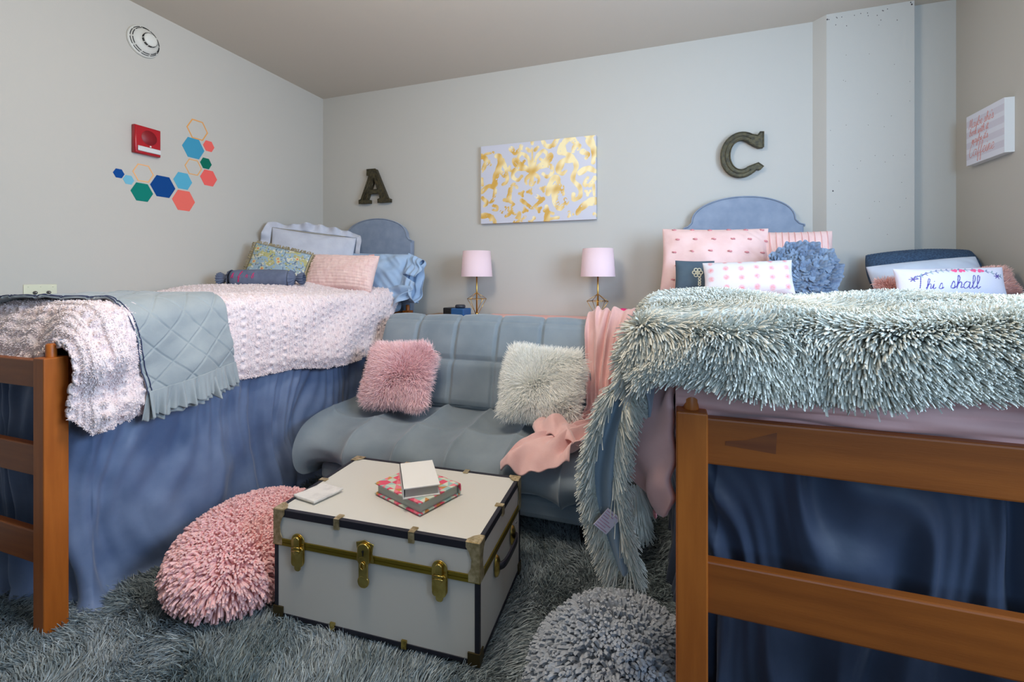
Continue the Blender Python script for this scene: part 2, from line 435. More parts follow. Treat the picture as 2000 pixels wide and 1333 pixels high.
M['iron'] = mat('olive_bronze_metal', (88, 80, 56), .5, (60, 56, 44), 60, 4, metal=.55, bump=.6, bscale=120)
M['canvas'] = mat('foil_print', (220, 220, 220), .45, attr='col', spec=.5)
M['sign'] = mat('sign_print', (220, 220, 226), .7, attr='col')
M['redp'] = mat('red_alarm_plastic', (168, 8, 26), .35)
M['redd'] = mat('dark_red_grille', (128, 4, 20), .5)
M['plasw'] = mat('white_plastic', (214, 214, 206), .4)
M['ivory'] = mat('ivory_plastic', (212, 212, 186), .45)
M['lens'] = mat('strobe_lens', (205, 205, 205), .15, spec=.7)
M['metal'] = mat('steel', (150, 150, 150), .3, metal=1)
M['marble'] = mat('white_marble', (226, 224, 220), .25, (204, 202, 200), 30, 4, contrast=(.5, .8))
M['paper'] = mat('white_paper', (232, 232, 230), .7)
M['paperg'] = mat('grey_card', (176, 174, 168), .8)
M['pages'] = mat('grey_green_board', (168, 176, 168), .8)
M['chip'] = mat('chipped_plaster', (70, 60, 64), .9)
M['tagw'] = mat('care_label', (214, 200, 210), .6, attr=None)
M['desk'] = mat('desk_laminate', (170, 130, 90), .5, (150, 110, 72), 6, 4, stretch=(.5, 4, 4))
M['glowcloth'] = mat('pink_glow_cloth', (236, 186, 178), .85)  # pink wall glow put into the colour of an added desk cloth
def decal(n, c): return mat(n, c, .7, spec=.2)

# ------------------------------------------------------------------ room
XL, XR, YB, ZC, YF = -2.848, 1.5, 3.2, 2.72, -1.9
def wall(name, lo, hi, m):
    o = box(name, lo, hi, m, None, 0); o['kind'] = 'structure'; return o
wall('floor', (XL - .1, YF, -.1), (XR + .1, YB + .1, 0), M['carpet'])
wall('ceiling', (XL - .1, YF, ZC), (XR + .1, YB + .1, ZC + .1), M['ceil'])
wall('wall_left', (XL - .1, YF, 0), (XL, YB, ZC), M['wall'])
wall('wall_back', (XL - .1, YB, 0), (XR + .1, YB + .1, ZC), M['wall'])
wall('wall_right', (XR, YF, 0), (XR + .1, YB, ZC), M['wall'])
# boxed-out column in the back wall, chamfered left edge
o = plate('wall_column', [[(.805, 3.21), (.868, 3.137), (1.287, 3.137), (1.287, 3.21)]], ZC, M['wall'], M=Matrix.Translation((0, 0, ZC / 2)))
o.data.polygons.foreach_set('use_smooth', np.zeros(len(o.data.polygons), dtype=bool))
o['kind'] = 'structure'
r = np.random.default_rng(3)
pts = []
for i in range(46):
    if i < 16: pts.append((.88 + .4 * r.random(), 2.70 - .012 * r.random() - (.0 if r.random() < .6 else .08 * r.random()), .0022))
    else: pts.append((.88 + .4 * r.random(), 1.35 + 1.3 * r.random(), .0015))
pts += [(.872, 2.69, .004), (1.275, 2.70, .004), (1.27, 2.712, .003), (.9, 1.68, .0035)]
g = []
for x, z, s in pts:
    v, q, t = lathe_geo([(0, .0006), (s, .0006), (s * 1.1, 0)], 6, 'y'); v = v * np.array([1, -1, 1.3]); g.append((v + np.array([x, 3.1372, z]), q, t))
o = fast('wall_chips', *merge(g), M['chip']); tag(o, kind='structure')

# ------------------------------------------------------------------ wall pieces, left wall
ML = Matrix(((0, 0, 1, XL), (1, 0, 0, 0), (0, 1, 0, 0), (0, 0, 0, 1)))   # plan x -> world Y, y -> world Z, z -> out of the left wall
def onleft(y, z, d): return Matrix.Translation((d, y, z)) @ ML
HEX = [  # centre y,z, half width, colour, outline?, words
 (2.087, 2.114, .0705, (222, 160, 92), 1, 'gold outlined hexagon sticker at the top of the wall cluster'),
 (2.061, 1.990, .0715, (62, 146, 178), 0, 'largest light blue hexagon sticker below the top gold outline'),
 (2.162, 2.030, .0390, (232, 100, 92), 0, 'smallest coral hexagon sticker at right of the large light blue one'),
 (2.061, 1.870, .0560, (224, 168, 104), 1, 'gold outlined hexagon sticker under the large light blue one'),
 (2.143, 1.913, .0395, (0, 104, 84), 0, 'small green hexagon sticker between the coral ones at right'),
 (2.162, 1.822, .0580, (232, 98, 92), 0, 'medium coral hexagon sticker at the right end of the cluster'),
 (1.995, 1.770, .0580, (84, 166, 194), 0, 'medium light blue hexagon sticker above the large coral one'),
 (1.878, 1.713, .0715, (0, 64, 130), 0, 'largest dark blue hexagon sticker in the middle of the bottom row'),
 (2.000, 1.649, .0710, (228, 106, 94), 0, 'largest coral hexagon sticker, lowest of the cluster'),
 (1.764, 1.660, .0590, (0, 120, 106), 0, 'large green hexagon sticker at the lower left'),
 (1.771, 1.770, .0570, (232, 176, 120), 1, 'gold outlined hexagon sticker beneath the red alarm'),
 (1.648, 1.743, .0280, (0, 68, 140), 0, 'smallest dark blue hexagon sticker at the far left end'),
 (1.696, 1.717, .0285, (112, 178, 200), 0, 'smallest pale blue hexagon sticker beside the small dark blue one')]
def hexo(r, rot=0): return [(r * math.cos(k * PI / 3 + rot), r * math.sin(k * PI / 3 + rot)) for k in range(6)]
for i, (y, z, s, c, ol, lab) in enumerate(HEX):
    loops = [hexo(s)] + ([hexo(s * .88)] if ol else [])
    o = plate('hexagon_decal', loops, .0012, decal('decal_%d' % i, c), M=onleft(y, z, .0006))
    tag(o, lab, 'wall sticker', 'hexagon stickers on the left wall')

e = empty('fire_alarm_speaker', (XL, 1.776, 1.952), 'red wall-mounted fire alarm speaker with a clear strobe strip', 'fire alarm')
L0 = onleft(0, 0, 0); L0.translation = Vector((0, 0, 0))
def pl(x, y, z): return Matrix.Translation((x, y, z)) @ L0
plate('housing', [[(-.068, -.078), (.068, -.078), (.068, .078), (-.068, .078)]], .036, M['redp'], e, .008, pl(.018, 0, 0), 3)
plate('strobe_lens', [[(-.056, -.066), (.064, -.066), (.064, -.038), (-.056, -.038)]], .012, M['lens'], e, .004, pl(.038, 0, 0), 2)
o = fast('speaker_grille', *lathe_geo([(0, .0375), (.040, .0375), (.042, .035)], 28, 'x'), M['redd'], e); o.data.transform(Matrix.Translation((0, .004, .018)))
box('test_button', (.034, .006, -.034), (.0395, .014, -.026), M['plasw'], e, .001)

e = empty('smoke_detector', (XL, 1.768, 2.520), 'round white smoke detector with dark vent rings on left wall', 'smoke detector')
fast('base_ring', *lathe_geo([(0, .0), (.084, .0), (.086, .008), (.082, .016), (.076, .017)][::-1], 40, 'x'), M['plasw'], e)
fast('dome', *lathe_geo([(.076, .012), (.074, .022), (.062, .034), (.050, .046), (.037, .054), (.035, .070), (.027, .075), (0, .076)][::-1], 40, 'x'), M['plasw'], e)
for rr, xx, tk in ((.0765, .0195, .0016), (.069, .0295, .0018), (.0362, .0585, .0026), (.0358, .066, .0022)):
    g = []
    for k in range(10):
        th = np.linspace(k * PI / 5 + .06, (k + 1) * PI / 5 - .06, 7)
        p = np.stack([np.full(7, xx), rr * np.cos(th), rr * np.sin(th)], 1); g.append(tube_geo(p, tk, 6))
    fast('vent_ring', *merge(g), M['hole'], e)

e = empty('wall_jack_plate', (XL, 1.319, 1.104), 'ivory wall plate with two coaxial jacks above the bed', 'wall plate')
plate('plate', [[(-.061, -.037), (.061, -.037), (.061, .037), (-.061, .037)]], .006, M['ivory'], e, .0025, pl(.003, 0, 0), 2)
for dy in (-.022, .028):
    v, q, t = lathe_geo([(0, .020), (.0045, .020), (.0045, .012), (.008, .012), (.008, .004)], 12, 'x')
    o = fast('jack', v + np.array([0, dy, -.002]), q, t, M['metal'], e)
for dy in (-.045, .0, .045):
    o = fast('screw', *lathe_geo([(0, .0075), (.003, .007), (.0032, .006)], 10, 'x'), M['ivory'], e); o.data.transform(Matrix.Translation((0, dy, .026)))

# ------------------------------------------------------------------ wall pieces, back wall
B0 = Matrix(((1, 0, 0, 0), (0, 0, -1, 0), (0, 1, 0, 0), (0, 0, 0, 1)))
def onback(x, z, d): return Matrix.Translation((x, YB - d, z)) @ B0
# headboards
def headboard(cx, top, hw, lab):
    e = empty('headboard', (cx, 3.165, .80), lab, 'headboard', 'velvet headboards')
    zt = top - .80; sh = zt - .185
    pts = [(-hw, -.05), (hw, -.05), (hw, sh - .012)]
    n = 26
    pts += [(hw + .003, sh), (hw - .022, sh + .008), (hw - .035, sh + .022)]
    aw = hw - .045; ah = .185 - .034
    for k in range(n + 1):
        a = PI * k / n; pts.append((aw * math.cos(a), sh + .034 + ah * abs(math.sin(a)) ** .92))
    pts += [(-hw + .035, sh + .022), (-hw + .022, sh + .008), (-hw - .003, sh), (-hw, sh - .012)]
    plate('panel', [pts], .05, M['headb'], e, .012, B0, 3)
    pp = smooth_path([(p[0] * 1.0, -.026, p[1]) for p in pts[2:]], 2)
    tube('piping', pp, .004, M['headb'], e, 6)
    for lx in (-hw + .03, hw - .09): box('leg', (lx, -.018, -.80), (lx + .06, .018, -.03), M['wood'], e, .003)
    return e
headboard(-2.266, 1.648, .335, 'arched grey blue headboard in the left corner below letter A')
headboard(.420, 1.675, .335, 'arched blue headboard below letter C next to the column')

# letters
def letter_A():
    o = [(-.148,0),(-.148,.028),(-.128,.034),(-.050,.222),(-.070,.228),(-.070,.278),(.012,.278),(.124,.034),(.148,.028),(.148,0),(.036,0),(.036,.028),(.058,.034),(.044,.078),(-.052,.078),(-.070,.034),(-.046,.028),(-.046,0)]
    h = [(-.038,.110),(.032,.110),(-.002,.205)]
    return [o, h]
def letter_C():
    out = []
    for k in range(29): a = math.radians(50 + k * 266 / 28); out.append((.118 * math.cos(a), .14 * math.sin(a)))
    out = [(.096,.036),(.122,.036),(.122,.132),(.104,.132),(.090,.112)] + out[1:] + [(.104,-.100),(.122,-.082)]
    inn = []
    for k in range(27): a = math.radians(312 - k * 262 / 26); inn.append((.066 * math.cos(a), .094 * math.sin(a)))
    return [out + [(.094, -.058)] + inn[1:] + [(.072, .050)]]
for nm, lp, x, z, lab in (('letter_a', letter_A(), -2.294, 1.783, 'olive bronze metal letter A on back wall above the left headboard'),
                          ('letter_c', letter_C(), .421, 1.940, 'olive bronze metal letter C on back wall above the right headboard')):
    e = empty('wall_letter', (x, YB, z), lab, 'wall letter', 'metal wall letters')
    plate('letter_body', lp, .040, M['iron'], e, .004, Matrix.Translation((0, -.022, 0)) @ B0, 2)
    g = [tube_geo([(p[0], -.043, p[1]) for p in l], .004, 6, True) for l in lp]
    fast('raised_rim', *merge(g), M['iron'], e)
    if nm == 'letter_a':
        g = [tube_geo([(a, -.043, b), (c, -.043, d)], .0035, 6) for a, b, c, d in ((-.106, .03, -.03, .215), (-.09, .03, -.02, .2), (.088, .04, .012, .23))]
    else:
        g = [tube_geo([(.092 * math.cos(t), -.043, .117 * math.sin(t)) for t in np.linspace(.95, 5.3, 30)], .0035, 6)]
    fast('raised_ribs', *merge(g), M['iron'], e)

# damask canvas
def canvas_painting():
    w, h, t = .862, .582, .036; n, k = 430, 290
    X = np.linspace(-w / 2, w / 2, n)[:, None] * np.ones((1, k)); Z = np.ones((n, 1)) * np.linspace(-h / 2, h / 2, k)[None]
    p = Paint(X, Z, (196, 196, 206))
    sx = w / 697; sz = h / 480
    def T(x, y): return ((x - 728) * sx, (392 - (y + (x - 728) * .038 * -1 * (1 if y < 392 else .3)) ) * sz)
    nz = Nz(4, 1 / .006, 14); nz2 = Nz(9, 1 / .03, 10)
    A = np.zeros(X.shape, bool)
    def S(pts, w0, w1=None, mirror=None):
        nonlocal A
        q = [T(*a) for a in pts]; q = smooth_path(q, 8)
        m = len(q); s = np.linspace(0, 1, m)
        wd = (w0 + ((w1 if w1 is not None else w0) - w0) * s) * sx * (.92 + .30 * np.abs(np.sin(s * m * .38 + w0)))
        A |= p.dist(q, wd)
        if mirror is not None:
            q2 = smooth_path([T(2 * mirror - a[0], a[1]) for a in pts], 8); A |= p.dist(q2, wd)
    # central palmette (mirrored about x=705)
    S([(705, 395), (705, 330), (705, 250), (703, 190)], 9, 4)
    S([(705, 165), (704, 150)], 9)
    S([(715, 300), (730, 250), (770, 215), (795, 245), (775, 275), (752, 262)], 10, 8, 705)
    S([(722, 205), (738, 190)], 10, 8, 705)
    S([(740, 300), (790, 275), (815, 240), (822, 262), (800, 290), (760, 300)], 9, 7, 705)
    S([(718, 322), (765, 305), (815, 312), (825, 350), (795, 372), (770, 352)], 14, 8, 705)
    S([(715, 345), (745, 375), (740, 405)], 12, 5, 705)
    S([(705, 340), (690, 400), (704, 415), (722, 395)], 7, 5)
    # crown-like forms at the top
    S([(768, 158), (790, 190), (830, 190), (858, 150)], 10, 14)
    S([(575, 180), (600, 205), (630, 190), (636, 170)], 14, 10)
    # right tall scroll
    S([(965, 200), (935, 165), (895, 185), (895, 240), (940, 275), (965, 330), (945, 395), (985, 450), (985, 500), (950, 515), (948, 485)], 15, 10)
    S([(945, 240), (960, 210), (985, 215), (975, 235)], 12, 7)
    S([(880, 190), (862, 235), (890, 250)], 10, 8)
    S([(940, 290), (890, 290), (855, 330), (880, 365), (905, 350)], 16, 8)
    S([(862, 350), (885, 300)], 12, 14)
    for a in ((560, 300), (845, 430), (640, 460), (770, 440), (930, 600), (1030, 480), (430, 250), (455, 600), (575, 540), (690, 450), (660, 560), (745, 560)):
        for q in range(3): S([(a[0] + 16 * math.cos(q * 2.1 + a[0]), a[1] + 16 * math.sin(q * 2.1 + a[0])), (a[0] - 8 * math.cos(q * 2.1 + a[0]), a[1] - 10 * math.sin(q * 2.1 + a[0]))], 7, 4)
    # far right edge forms
    S([(1010, 140), (1040, 165), (1070, 150)], 16, 12); S([(1040, 190), (1065, 250), (1060, 320)], 20, 10)
    S([(1000, 250), (1030, 270), (1020, 290)], 14, 8); S([(985, 370), (1030, 350), (1070, 370)], 16, 12)
    S([(1070, 400), (1040, 440), (1010, 430), (1030, 395)], 12, 8); S([(1062, 440), (1066, 500)], 9, 6)
    S([(1074, 530), (1030, 540), (985, 575), (970, 600)], 22, 10); S([(1066, 605), (1072, 612)], 8)
    # left column
    S([(470, 380), (480, 320), (500, 270), (500, 215), (480, 210)], 18, 12); S([(520, 240), (540, 300), (548, 370), (520, 395)], 12, 8)
    S([(500, 300), (530, 340)], 12, 10); S([(385, 200), (410, 220), (400, 270), (385, 290)], 14, 10); S([(400, 190), (460, 186)], 7)
    S([(385, 430), (430, 390), (470, 420), (460, 480), (440, 500)], 13, 8); S([(390, 470), (420, 500), (400, 520)], 12, 7)
    S([(385, 340), (390, 380)], 8); S([(460, 520), (485, 530), (480, 550), (455, 545)], 9, 6)
    S([(385, 580), (430, 580), (465, 610), (470, 640)], 16, 9)
    # lower middle column (mirror about 705)
    S([(560, 480), (570, 430), (590, 400), (610, 420)], 14, 8); S([(530, 490), (565, 500), (590, 520)], 10, 8)
    S([(515, 560), (545, 540), (570, 570), (540, 590)], 12, 8); S([(600, 640), (620, 600), (625, 575)], 18, 10)
    S([(640, 500), (665, 520), (700, 550)], 12, 8, 705); S([(660, 600), (640, 620)], 8)
    S([(790, 640), (795, 590), (790, 545)], 18, 10); S([(730, 480), (760, 500)], 10); S([(690, 630), (715, 610)], 10)
    S([(800, 470), (820, 400), (850, 380), (865, 420)], 16, 12); S([(850, 430), (840, 500), (860, 560)], 22, 14)
    S([(880, 440), (890, 480)], 14, 8); S([(870, 560), (910, 530), (900, 510)], 14, 8); S([(780, 570), (830, 590)], 10, 8)
    S([(810, 620), (860, 615)], 8); S([(600, 580), (560, 560)], 7)
    worn = nz(X, Z) + .7 * nz2(X, Z)
    lim = 1.7 - .25 * (X < 0) - .3 * (Z < 0)
    gold = A & (worn < lim)
    d = np.array(lin((206, 160, 70))); l = np.array(lin((240, 222, 170)))
    f = np.clip(.5 + .45 * nz2(X * 1.7, Z) + .6 * X / w + .5 * Z / h, 0, 1)[..., None]
    p.C[gold] = (d * (1 - f) + l * f)[gold]
    e = empty('damask_canvas', (-.9145, YB, 1.866), 'white stretched canvas with worn gold foil damask print on back wall', 'painting')
    P = np.stack([X, np.full(X.shape, -t), Z], -1)
    fast('printed_face', P.reshape(-1, 3), gfaces(n, k), None, M['canvas'], e, False, {'col': p.C.reshape(-1, 3)})
    # sides carry the wrapped print
    i = np.arange(n); ring = np.concatenate([np.arange(n) * k, (n - 1) * k + np.arange(1, k), (n - 2 - np.arange(n - 1)) * k + k - 1, np.arange(k - 2, 0, -1)])
    Pr = P.reshape(-1, 3)[ring]; Cr = p.C.reshape(-1, 3)[ring]
    R3 = np.stack([Pr, Pr * [1, .5, 1], Pr * [1, .03, 1]], 1)
    fast('wrapped_edge', R3.reshape(-1, 3), gfaces(len(ring), 3, True), None, M['canvas'], e, False, {'col': np.repeat(Cr, 3, 0)})
canvas_painting()

# script sign on the right wall
def sign():
    w, h, t = .285, .255, .038; n, k = 300, 260
    S_ = np.linspace(-w / 2, w / 2, n)[:, None] * np.ones((1, k)); Z = np.ones((n, 1)) * np.linspace(-h / 2, h / 2, k)[None]
    p = Paint(S_, Z, (222, 224, 234))
    for q in range(4): p.C[np.abs(Z - .085 + q * .056) < .016] = lin((210, 208, 220))
    for txt, x, y, s in (("Maybe she's", -.122, .060, .022), ("born with it", -.118, .020, .0175), ("maybe it's", -.098, -.022, .0175), ("Caffeine", -.122, -.088, .031)):
        st, _ = script_strokes(txt, x, y, s)
        for q in st: p.stroke(q, .0016, (212, 140, 132))
    e = empty('script_sign', (XR, 2.885, 1.882), 'white box sign with pink script lettering on the right wall', 'wall sign')
    # reading direction runs towards the camera's right: from far to near
    P = np.stack([np.full(S_.shape, -t), -S_, Z], -1)
    fast('printed_face', P.reshape(-1, 3), gfaces(n, k), None, M['sign'], e, False, {'col': p.C.reshape(-1, 3)})
    box('box_frame', (-t + .0005, -w / 2, -h / 2), (0, w / 2, h / 2), M['paper'], e, .001)
sign()
# ------------------------------------------------------------------ beds
def post_geo(): pass
def bed(x0, x1, yf, yh, lab, head_w=.0):
    e = empty('bed', ((x0 + x1) / 2, yf, 0), lab, 'bed', 'raised wooden beds')
    ox, oy = (x0 + x1) / 2, yf
    def b(name, lo, hi, m, parent=e, bev=.004):
        return box(name, (lo[0] - ox, lo[1] - oy, lo[2]), (hi[0] - ox, hi[1] - oy, hi[2]), m, parent, bev)
    PW, PD = (.058, .066)
    for px, side in ((x0, 0), (x1 - PW, 1)):
        for py in (yf, yh - PD):
            p = b('post', (px, py, 0), (px + PW, py + PD, .914), M['wood'], e, .0035)
            v, q, t = lathe_geo([(0, .958), (.011, .958), (.0145, .954), (.0145, .912)][::1], 16)
            fast('peg', v + np.array([px + PW / 2 - ox, py + PD / 2 - oy, 0]), q, t, M['wood'], p)
    for z0, z1 in ((.815, .905), (.526, .627), (.239, .345)):
        b('foot_rail', (x0 + PW - .004, yf + .006, z0), (x1 - PW + .004, yf + .031, z1), M['woodh'])
        b('head_rail', (x0 + PW - .004, yh - .05, z0), (x1 - PW + .004, yh - .025, z1), M['woodh'])
    for px in (x0 + .02, x1 - .045): b('side_rail', (px, yf + PD - .004, .80), (px + .025, yh - PD + .004, .90), M['woodh'])
    return e, b
bl, bb = bed(-2.838, -1.903, .890, 3.12, 'honey wood raised bed with blue skirt along the left wall')
br, bb2 = bed(.011, .985, .953, 3.12, 'honey wood raised bed in the right foreground with shag throw')
# repaired knot on the top foot rail of the right bed
pp = plate('wood_patch', [[(-.040, -.016), (.045, -.022), (.047, .018), (-.005, -.002), (-.040, -.008)]], .0012, M['woodd'], br, 0,
           Matrix.Translation((.14 - .498, .0062, .872)) @ B0)
pp['label'] = 'darker wood patch near the post'

def mattress(x0, x1, y0, y1, z0, z1, m, lab):
    o = box('mattress', (x0, y0, z0), (x1, y1, z1), m, None, .045, 4); tag(o, lab, 'mattress'); return o
mattress(-2.80, -1.945, 1.07, 3.05, .905, 1.055, M['blue'], 'blue-sheeted mattress under the pink chenille cover on the left bed')

# bed skirts: gathered cloth hanging from the side rails to the floor
def skirt(name, path, z0, z1, m, lab, seed, amp=.022, pool=.0, freq=34, n=520, k=60, lean=0, kB=22, kC=60):
    """path: list of plan points; hanging sheet with gathers"""
    path = np.asarray(path, float); seg = np.hypot(*np.diff(path, axis=0).T); cum = np.concatenate([[0], np.cumsum(seg)])
    s = np.linspace(0, cum[-1], n); X = np.interp(s, cum, path[:, 0]); Y = np.interp(s, cum, path[:, 1])
    tx = np.gradient(X); ty = np.gradient(Y); l = np.hypot(tx, ty); nx, ny = ty / l, -tx / l
    for _ in range(12):
        nx = np.convolve(np.pad(nx, 3, 'edge'), np.ones(7) / 7, 'valid'); ny = np.convolve(np.pad(ny, 3, 'edge'), np.ones(7) / 7, 'valid')
    t = np.linspace(0, 1, k)[None]          # 0 top .. 1 bottom
    S = s[:, None]
    nzA = Nz(seed, 9, 8); nzB = Nz(seed + 1, kB, 8); nzC = Nz(seed + 2, kC, 10)
    warp = S + .07 * nzA(S * 1.0, t * .45) + .06 * (t - .2) * nzA(S * .6 + 7, t * .3)
    f1 = nzB(warp, t * .03); f2 = nzC(warp, t * .01); f3 = Nz(seed + 3, 7, 6)(S, t * .6)
    ridge = np.abs(f1) ** .8 * np.sign(f1)
    off = amp * (ridge * (.35 + 1.0 * t) + .35 * f2 * (1 - t * .8) + .8 * f3 * t) + lean * t ** 1.5
    crump = Nz(seed + 8, 13, 10)(S + .3 * t, t * .9)
    off = off + .011 * crump * np.sqrt(t) + .003 * Nz(seed + 9, 40, 12)(S, t * .8)
    if pool: off = off + pool * np.clip((t - .93) / .07, 0, 1) ** 1.5
    Z = z1 + (z0 - z1) * t * np.ones_like(S)
    if pool: Z = np.maximum(z0 + .002, z1 + (z0 - pool * .4 - z1) * t + .01 * f1 * (t > .9))
    P = np.stack([X[:, None] + nx[:, None] * off, Y[:, None] + ny[:, None] * off, Z], -1)
    o = sheet(name, P, m, None); tag(o, lab, 'bed skirt', 'bed skirts'); return o
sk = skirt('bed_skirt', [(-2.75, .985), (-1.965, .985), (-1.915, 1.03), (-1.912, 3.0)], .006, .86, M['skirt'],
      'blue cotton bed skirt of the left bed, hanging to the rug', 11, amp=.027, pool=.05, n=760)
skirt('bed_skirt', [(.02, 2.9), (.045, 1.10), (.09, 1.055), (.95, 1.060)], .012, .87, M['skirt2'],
      'blue bed skirt behind the rails of the right bed, darkened in colour for shade', 25, amp=.024, n=900, kB=46, kC=95)

# ------------------------------------------------------------------ left bedding
def interp_path(pts, t):
    pts = np.asarray(pts, float); q = smooth_path(pts, 16); d = np.concatenate([[0], np.cumsum(np.linalg.norm(np.diff(q, axis=0), axis=1))])
    return np.stack([np.interp(t * d[-1], d, q[:, i]) for i in range(q.shape[1])], -1)
LTOP = 1.082
def wall_dip(X, y): return .050 * np.clip((-2.35 - X) / .35, 0, 1) * np.clip((1.95 - y) / .55, 0, 1)
def left_cover():
    n, k = 470, 330                 # n along the bed (Y), k across (wall -> side hem)
    y = np.linspace(.930, 2.90, n)[:, None] * np.ones((1, k)); t = np.ones((n, 1)) * np.linspace(0, 1, k)[None]
    hem = np.interp(y[:, 0], [.935, .99, 1.08, 1.2, 1.54, 1.85, 2.13, 2.45, 2.62, 2.78, 2.90], [.70, .625, .632, .643, .668, .655, .615, .618, .65, .80, .96])[:, None]
    hem = hem + .008 * Nz(5, 9, 6)(y, y * 0)
    flat = .86; r = .075
    drop = LTOP - hem; tot = flat + drop
    s = t * tot                     # distance from the wall side
    X = np.where(s < flat, -2.82 + s, 0); Z = np.full_like(X, LTOP)
    over = np.clip(s - flat, 0, None); a = np.clip(over / (r * 1.4), 0, 1) * PI / 2
    X = np.where(s >= flat, -2.82 + flat + r * np.sin(a) + .045 * np.clip(over - .1, 0, 1) / .4, X)
    Z = np.where(s >= flat, LTOP - r * (1 - np.cos(a)) - np.clip(over - r * 1.4, 0, None) * 1.0, Z)
    Z = Z - wall_dip(X, y)
    # puffiness, wrinkles, bulge where the corner bunches behind the post
    top = 1 - np.clip((s - flat + .1) / .25, 0, 1)
    Z = Z + top * np.clip((y - 1.15) / .9, .0, 1) * (.018 * Nz(31, 5, 6)(X, y) + .034 * np.exp(-((X + 2.5) / .30) ** 2))
    side = 1 - top
    bunch = np.exp(-((y - 1.02) / .10) ** 2)
    X = X + side * (.020 * Nz(33, 8, 7)(y, Z * 2.0) + bunch * (.045 + .03 * Nz(34, 30, 6)(y, Z)))
    fl = side * np.clip((drop - (s - flat)) / -.06 + 1, 0, 1)
    X = X - .03 * fl                # hem curls under
    # head end and foot end fall
    foot = np.clip((1.045 - y) / .11, 0, 1)
    Z = Z - .215 * foot ** 2 * top - .02 * foot * side
    Z = Z + .022 * Nz(35, 34, 9)(X, y) * foot * top
    # woven ridges (bands across the bed) and popcorn tufts
    P = np.stack([X, y, Z], -1); N = gnormals(P)
    if N[n // 2, 10, 2] < 0: N = -N
    w = y / .073; c = w - np.floor(w)
    ridge = np.where(c < .62, np.abs(np.sin(c / .62 * PI * 3)) ** .8 * .0095, 0)
    dots = np.where(c >= .62, (np.clip(1 - ((c - .81) / .15) ** 2, 0, 1) * np.clip(np.cos((s / .040 + (np.floor(w) % 2) * .5) * 2 * PI), 0, 1) ** .6) * .013, 0)
    fz = .0012 * Nz(36, 330, 14)(s, y)
    P = P + N * (ridge + dots + fz)[..., None]
    o = sheet('chenille_bedspread', P, M['pinkw'], None, .012, flip=(N is not None and gnormals(P)[n // 2, 10, 2] < 0))
    tag(o, 'pale pink chenille bedspread with ridges and tufts on the left bed', 'bedspread')
    wt = (.15 + 8 * (t > .985) + 2.2 * (ridge > .0045) + 3 * (dots > .004) + 1.5 * bunch + 1.5 * foot)
    pos, nn = sample(P, 42000, 3, wt)
    if nn[:, 2].mean() < 0: nn = -nn
    strands('chenille_tufts', pos, nn, .0050, .0015, M['pinkwf'], o, droop=.2, jit=.45, segs=2, tip=.7, seed=5)
    return P
LP = left_cover()

def surf_left(y, s, lift=.008):
    """point on the left cover at bed position y and distance s from the wall edge"""
    flat = .86; r = .075
    over = np.clip(s - flat, 0, None); a = np.clip(over / (r * 1.4), 0, 1) * PI / 2
    R = r + lift
    X = np.where(s < flat, -2.82 + s, -2.82 + flat + R * np.sin(a) + .045 * np.clip(over - .1, 0, 1) / .4)
    Z = np.where(s < flat, LTOP + lift, LTOP + lift - R * (1 - np.cos(a)) - np.clip(over - r * 1.4, 0, None))
    top = 1 - np.clip((s - flat + .1) / .25, 0, 1)
    if lift: Z = Z - wall_dip(X, y)
    Z = Z + top * np.clip((y - 1.15) / .9, .0, 1) * (.018 * Nz(31, 5, 6)(X, y) + .034 * np.exp(-((X + 2.5) / .30) ** 2))
    X = X + (1 - top) * .020 * Nz(33, 8, 7)(y, Z * 2.0)
    return X, Z

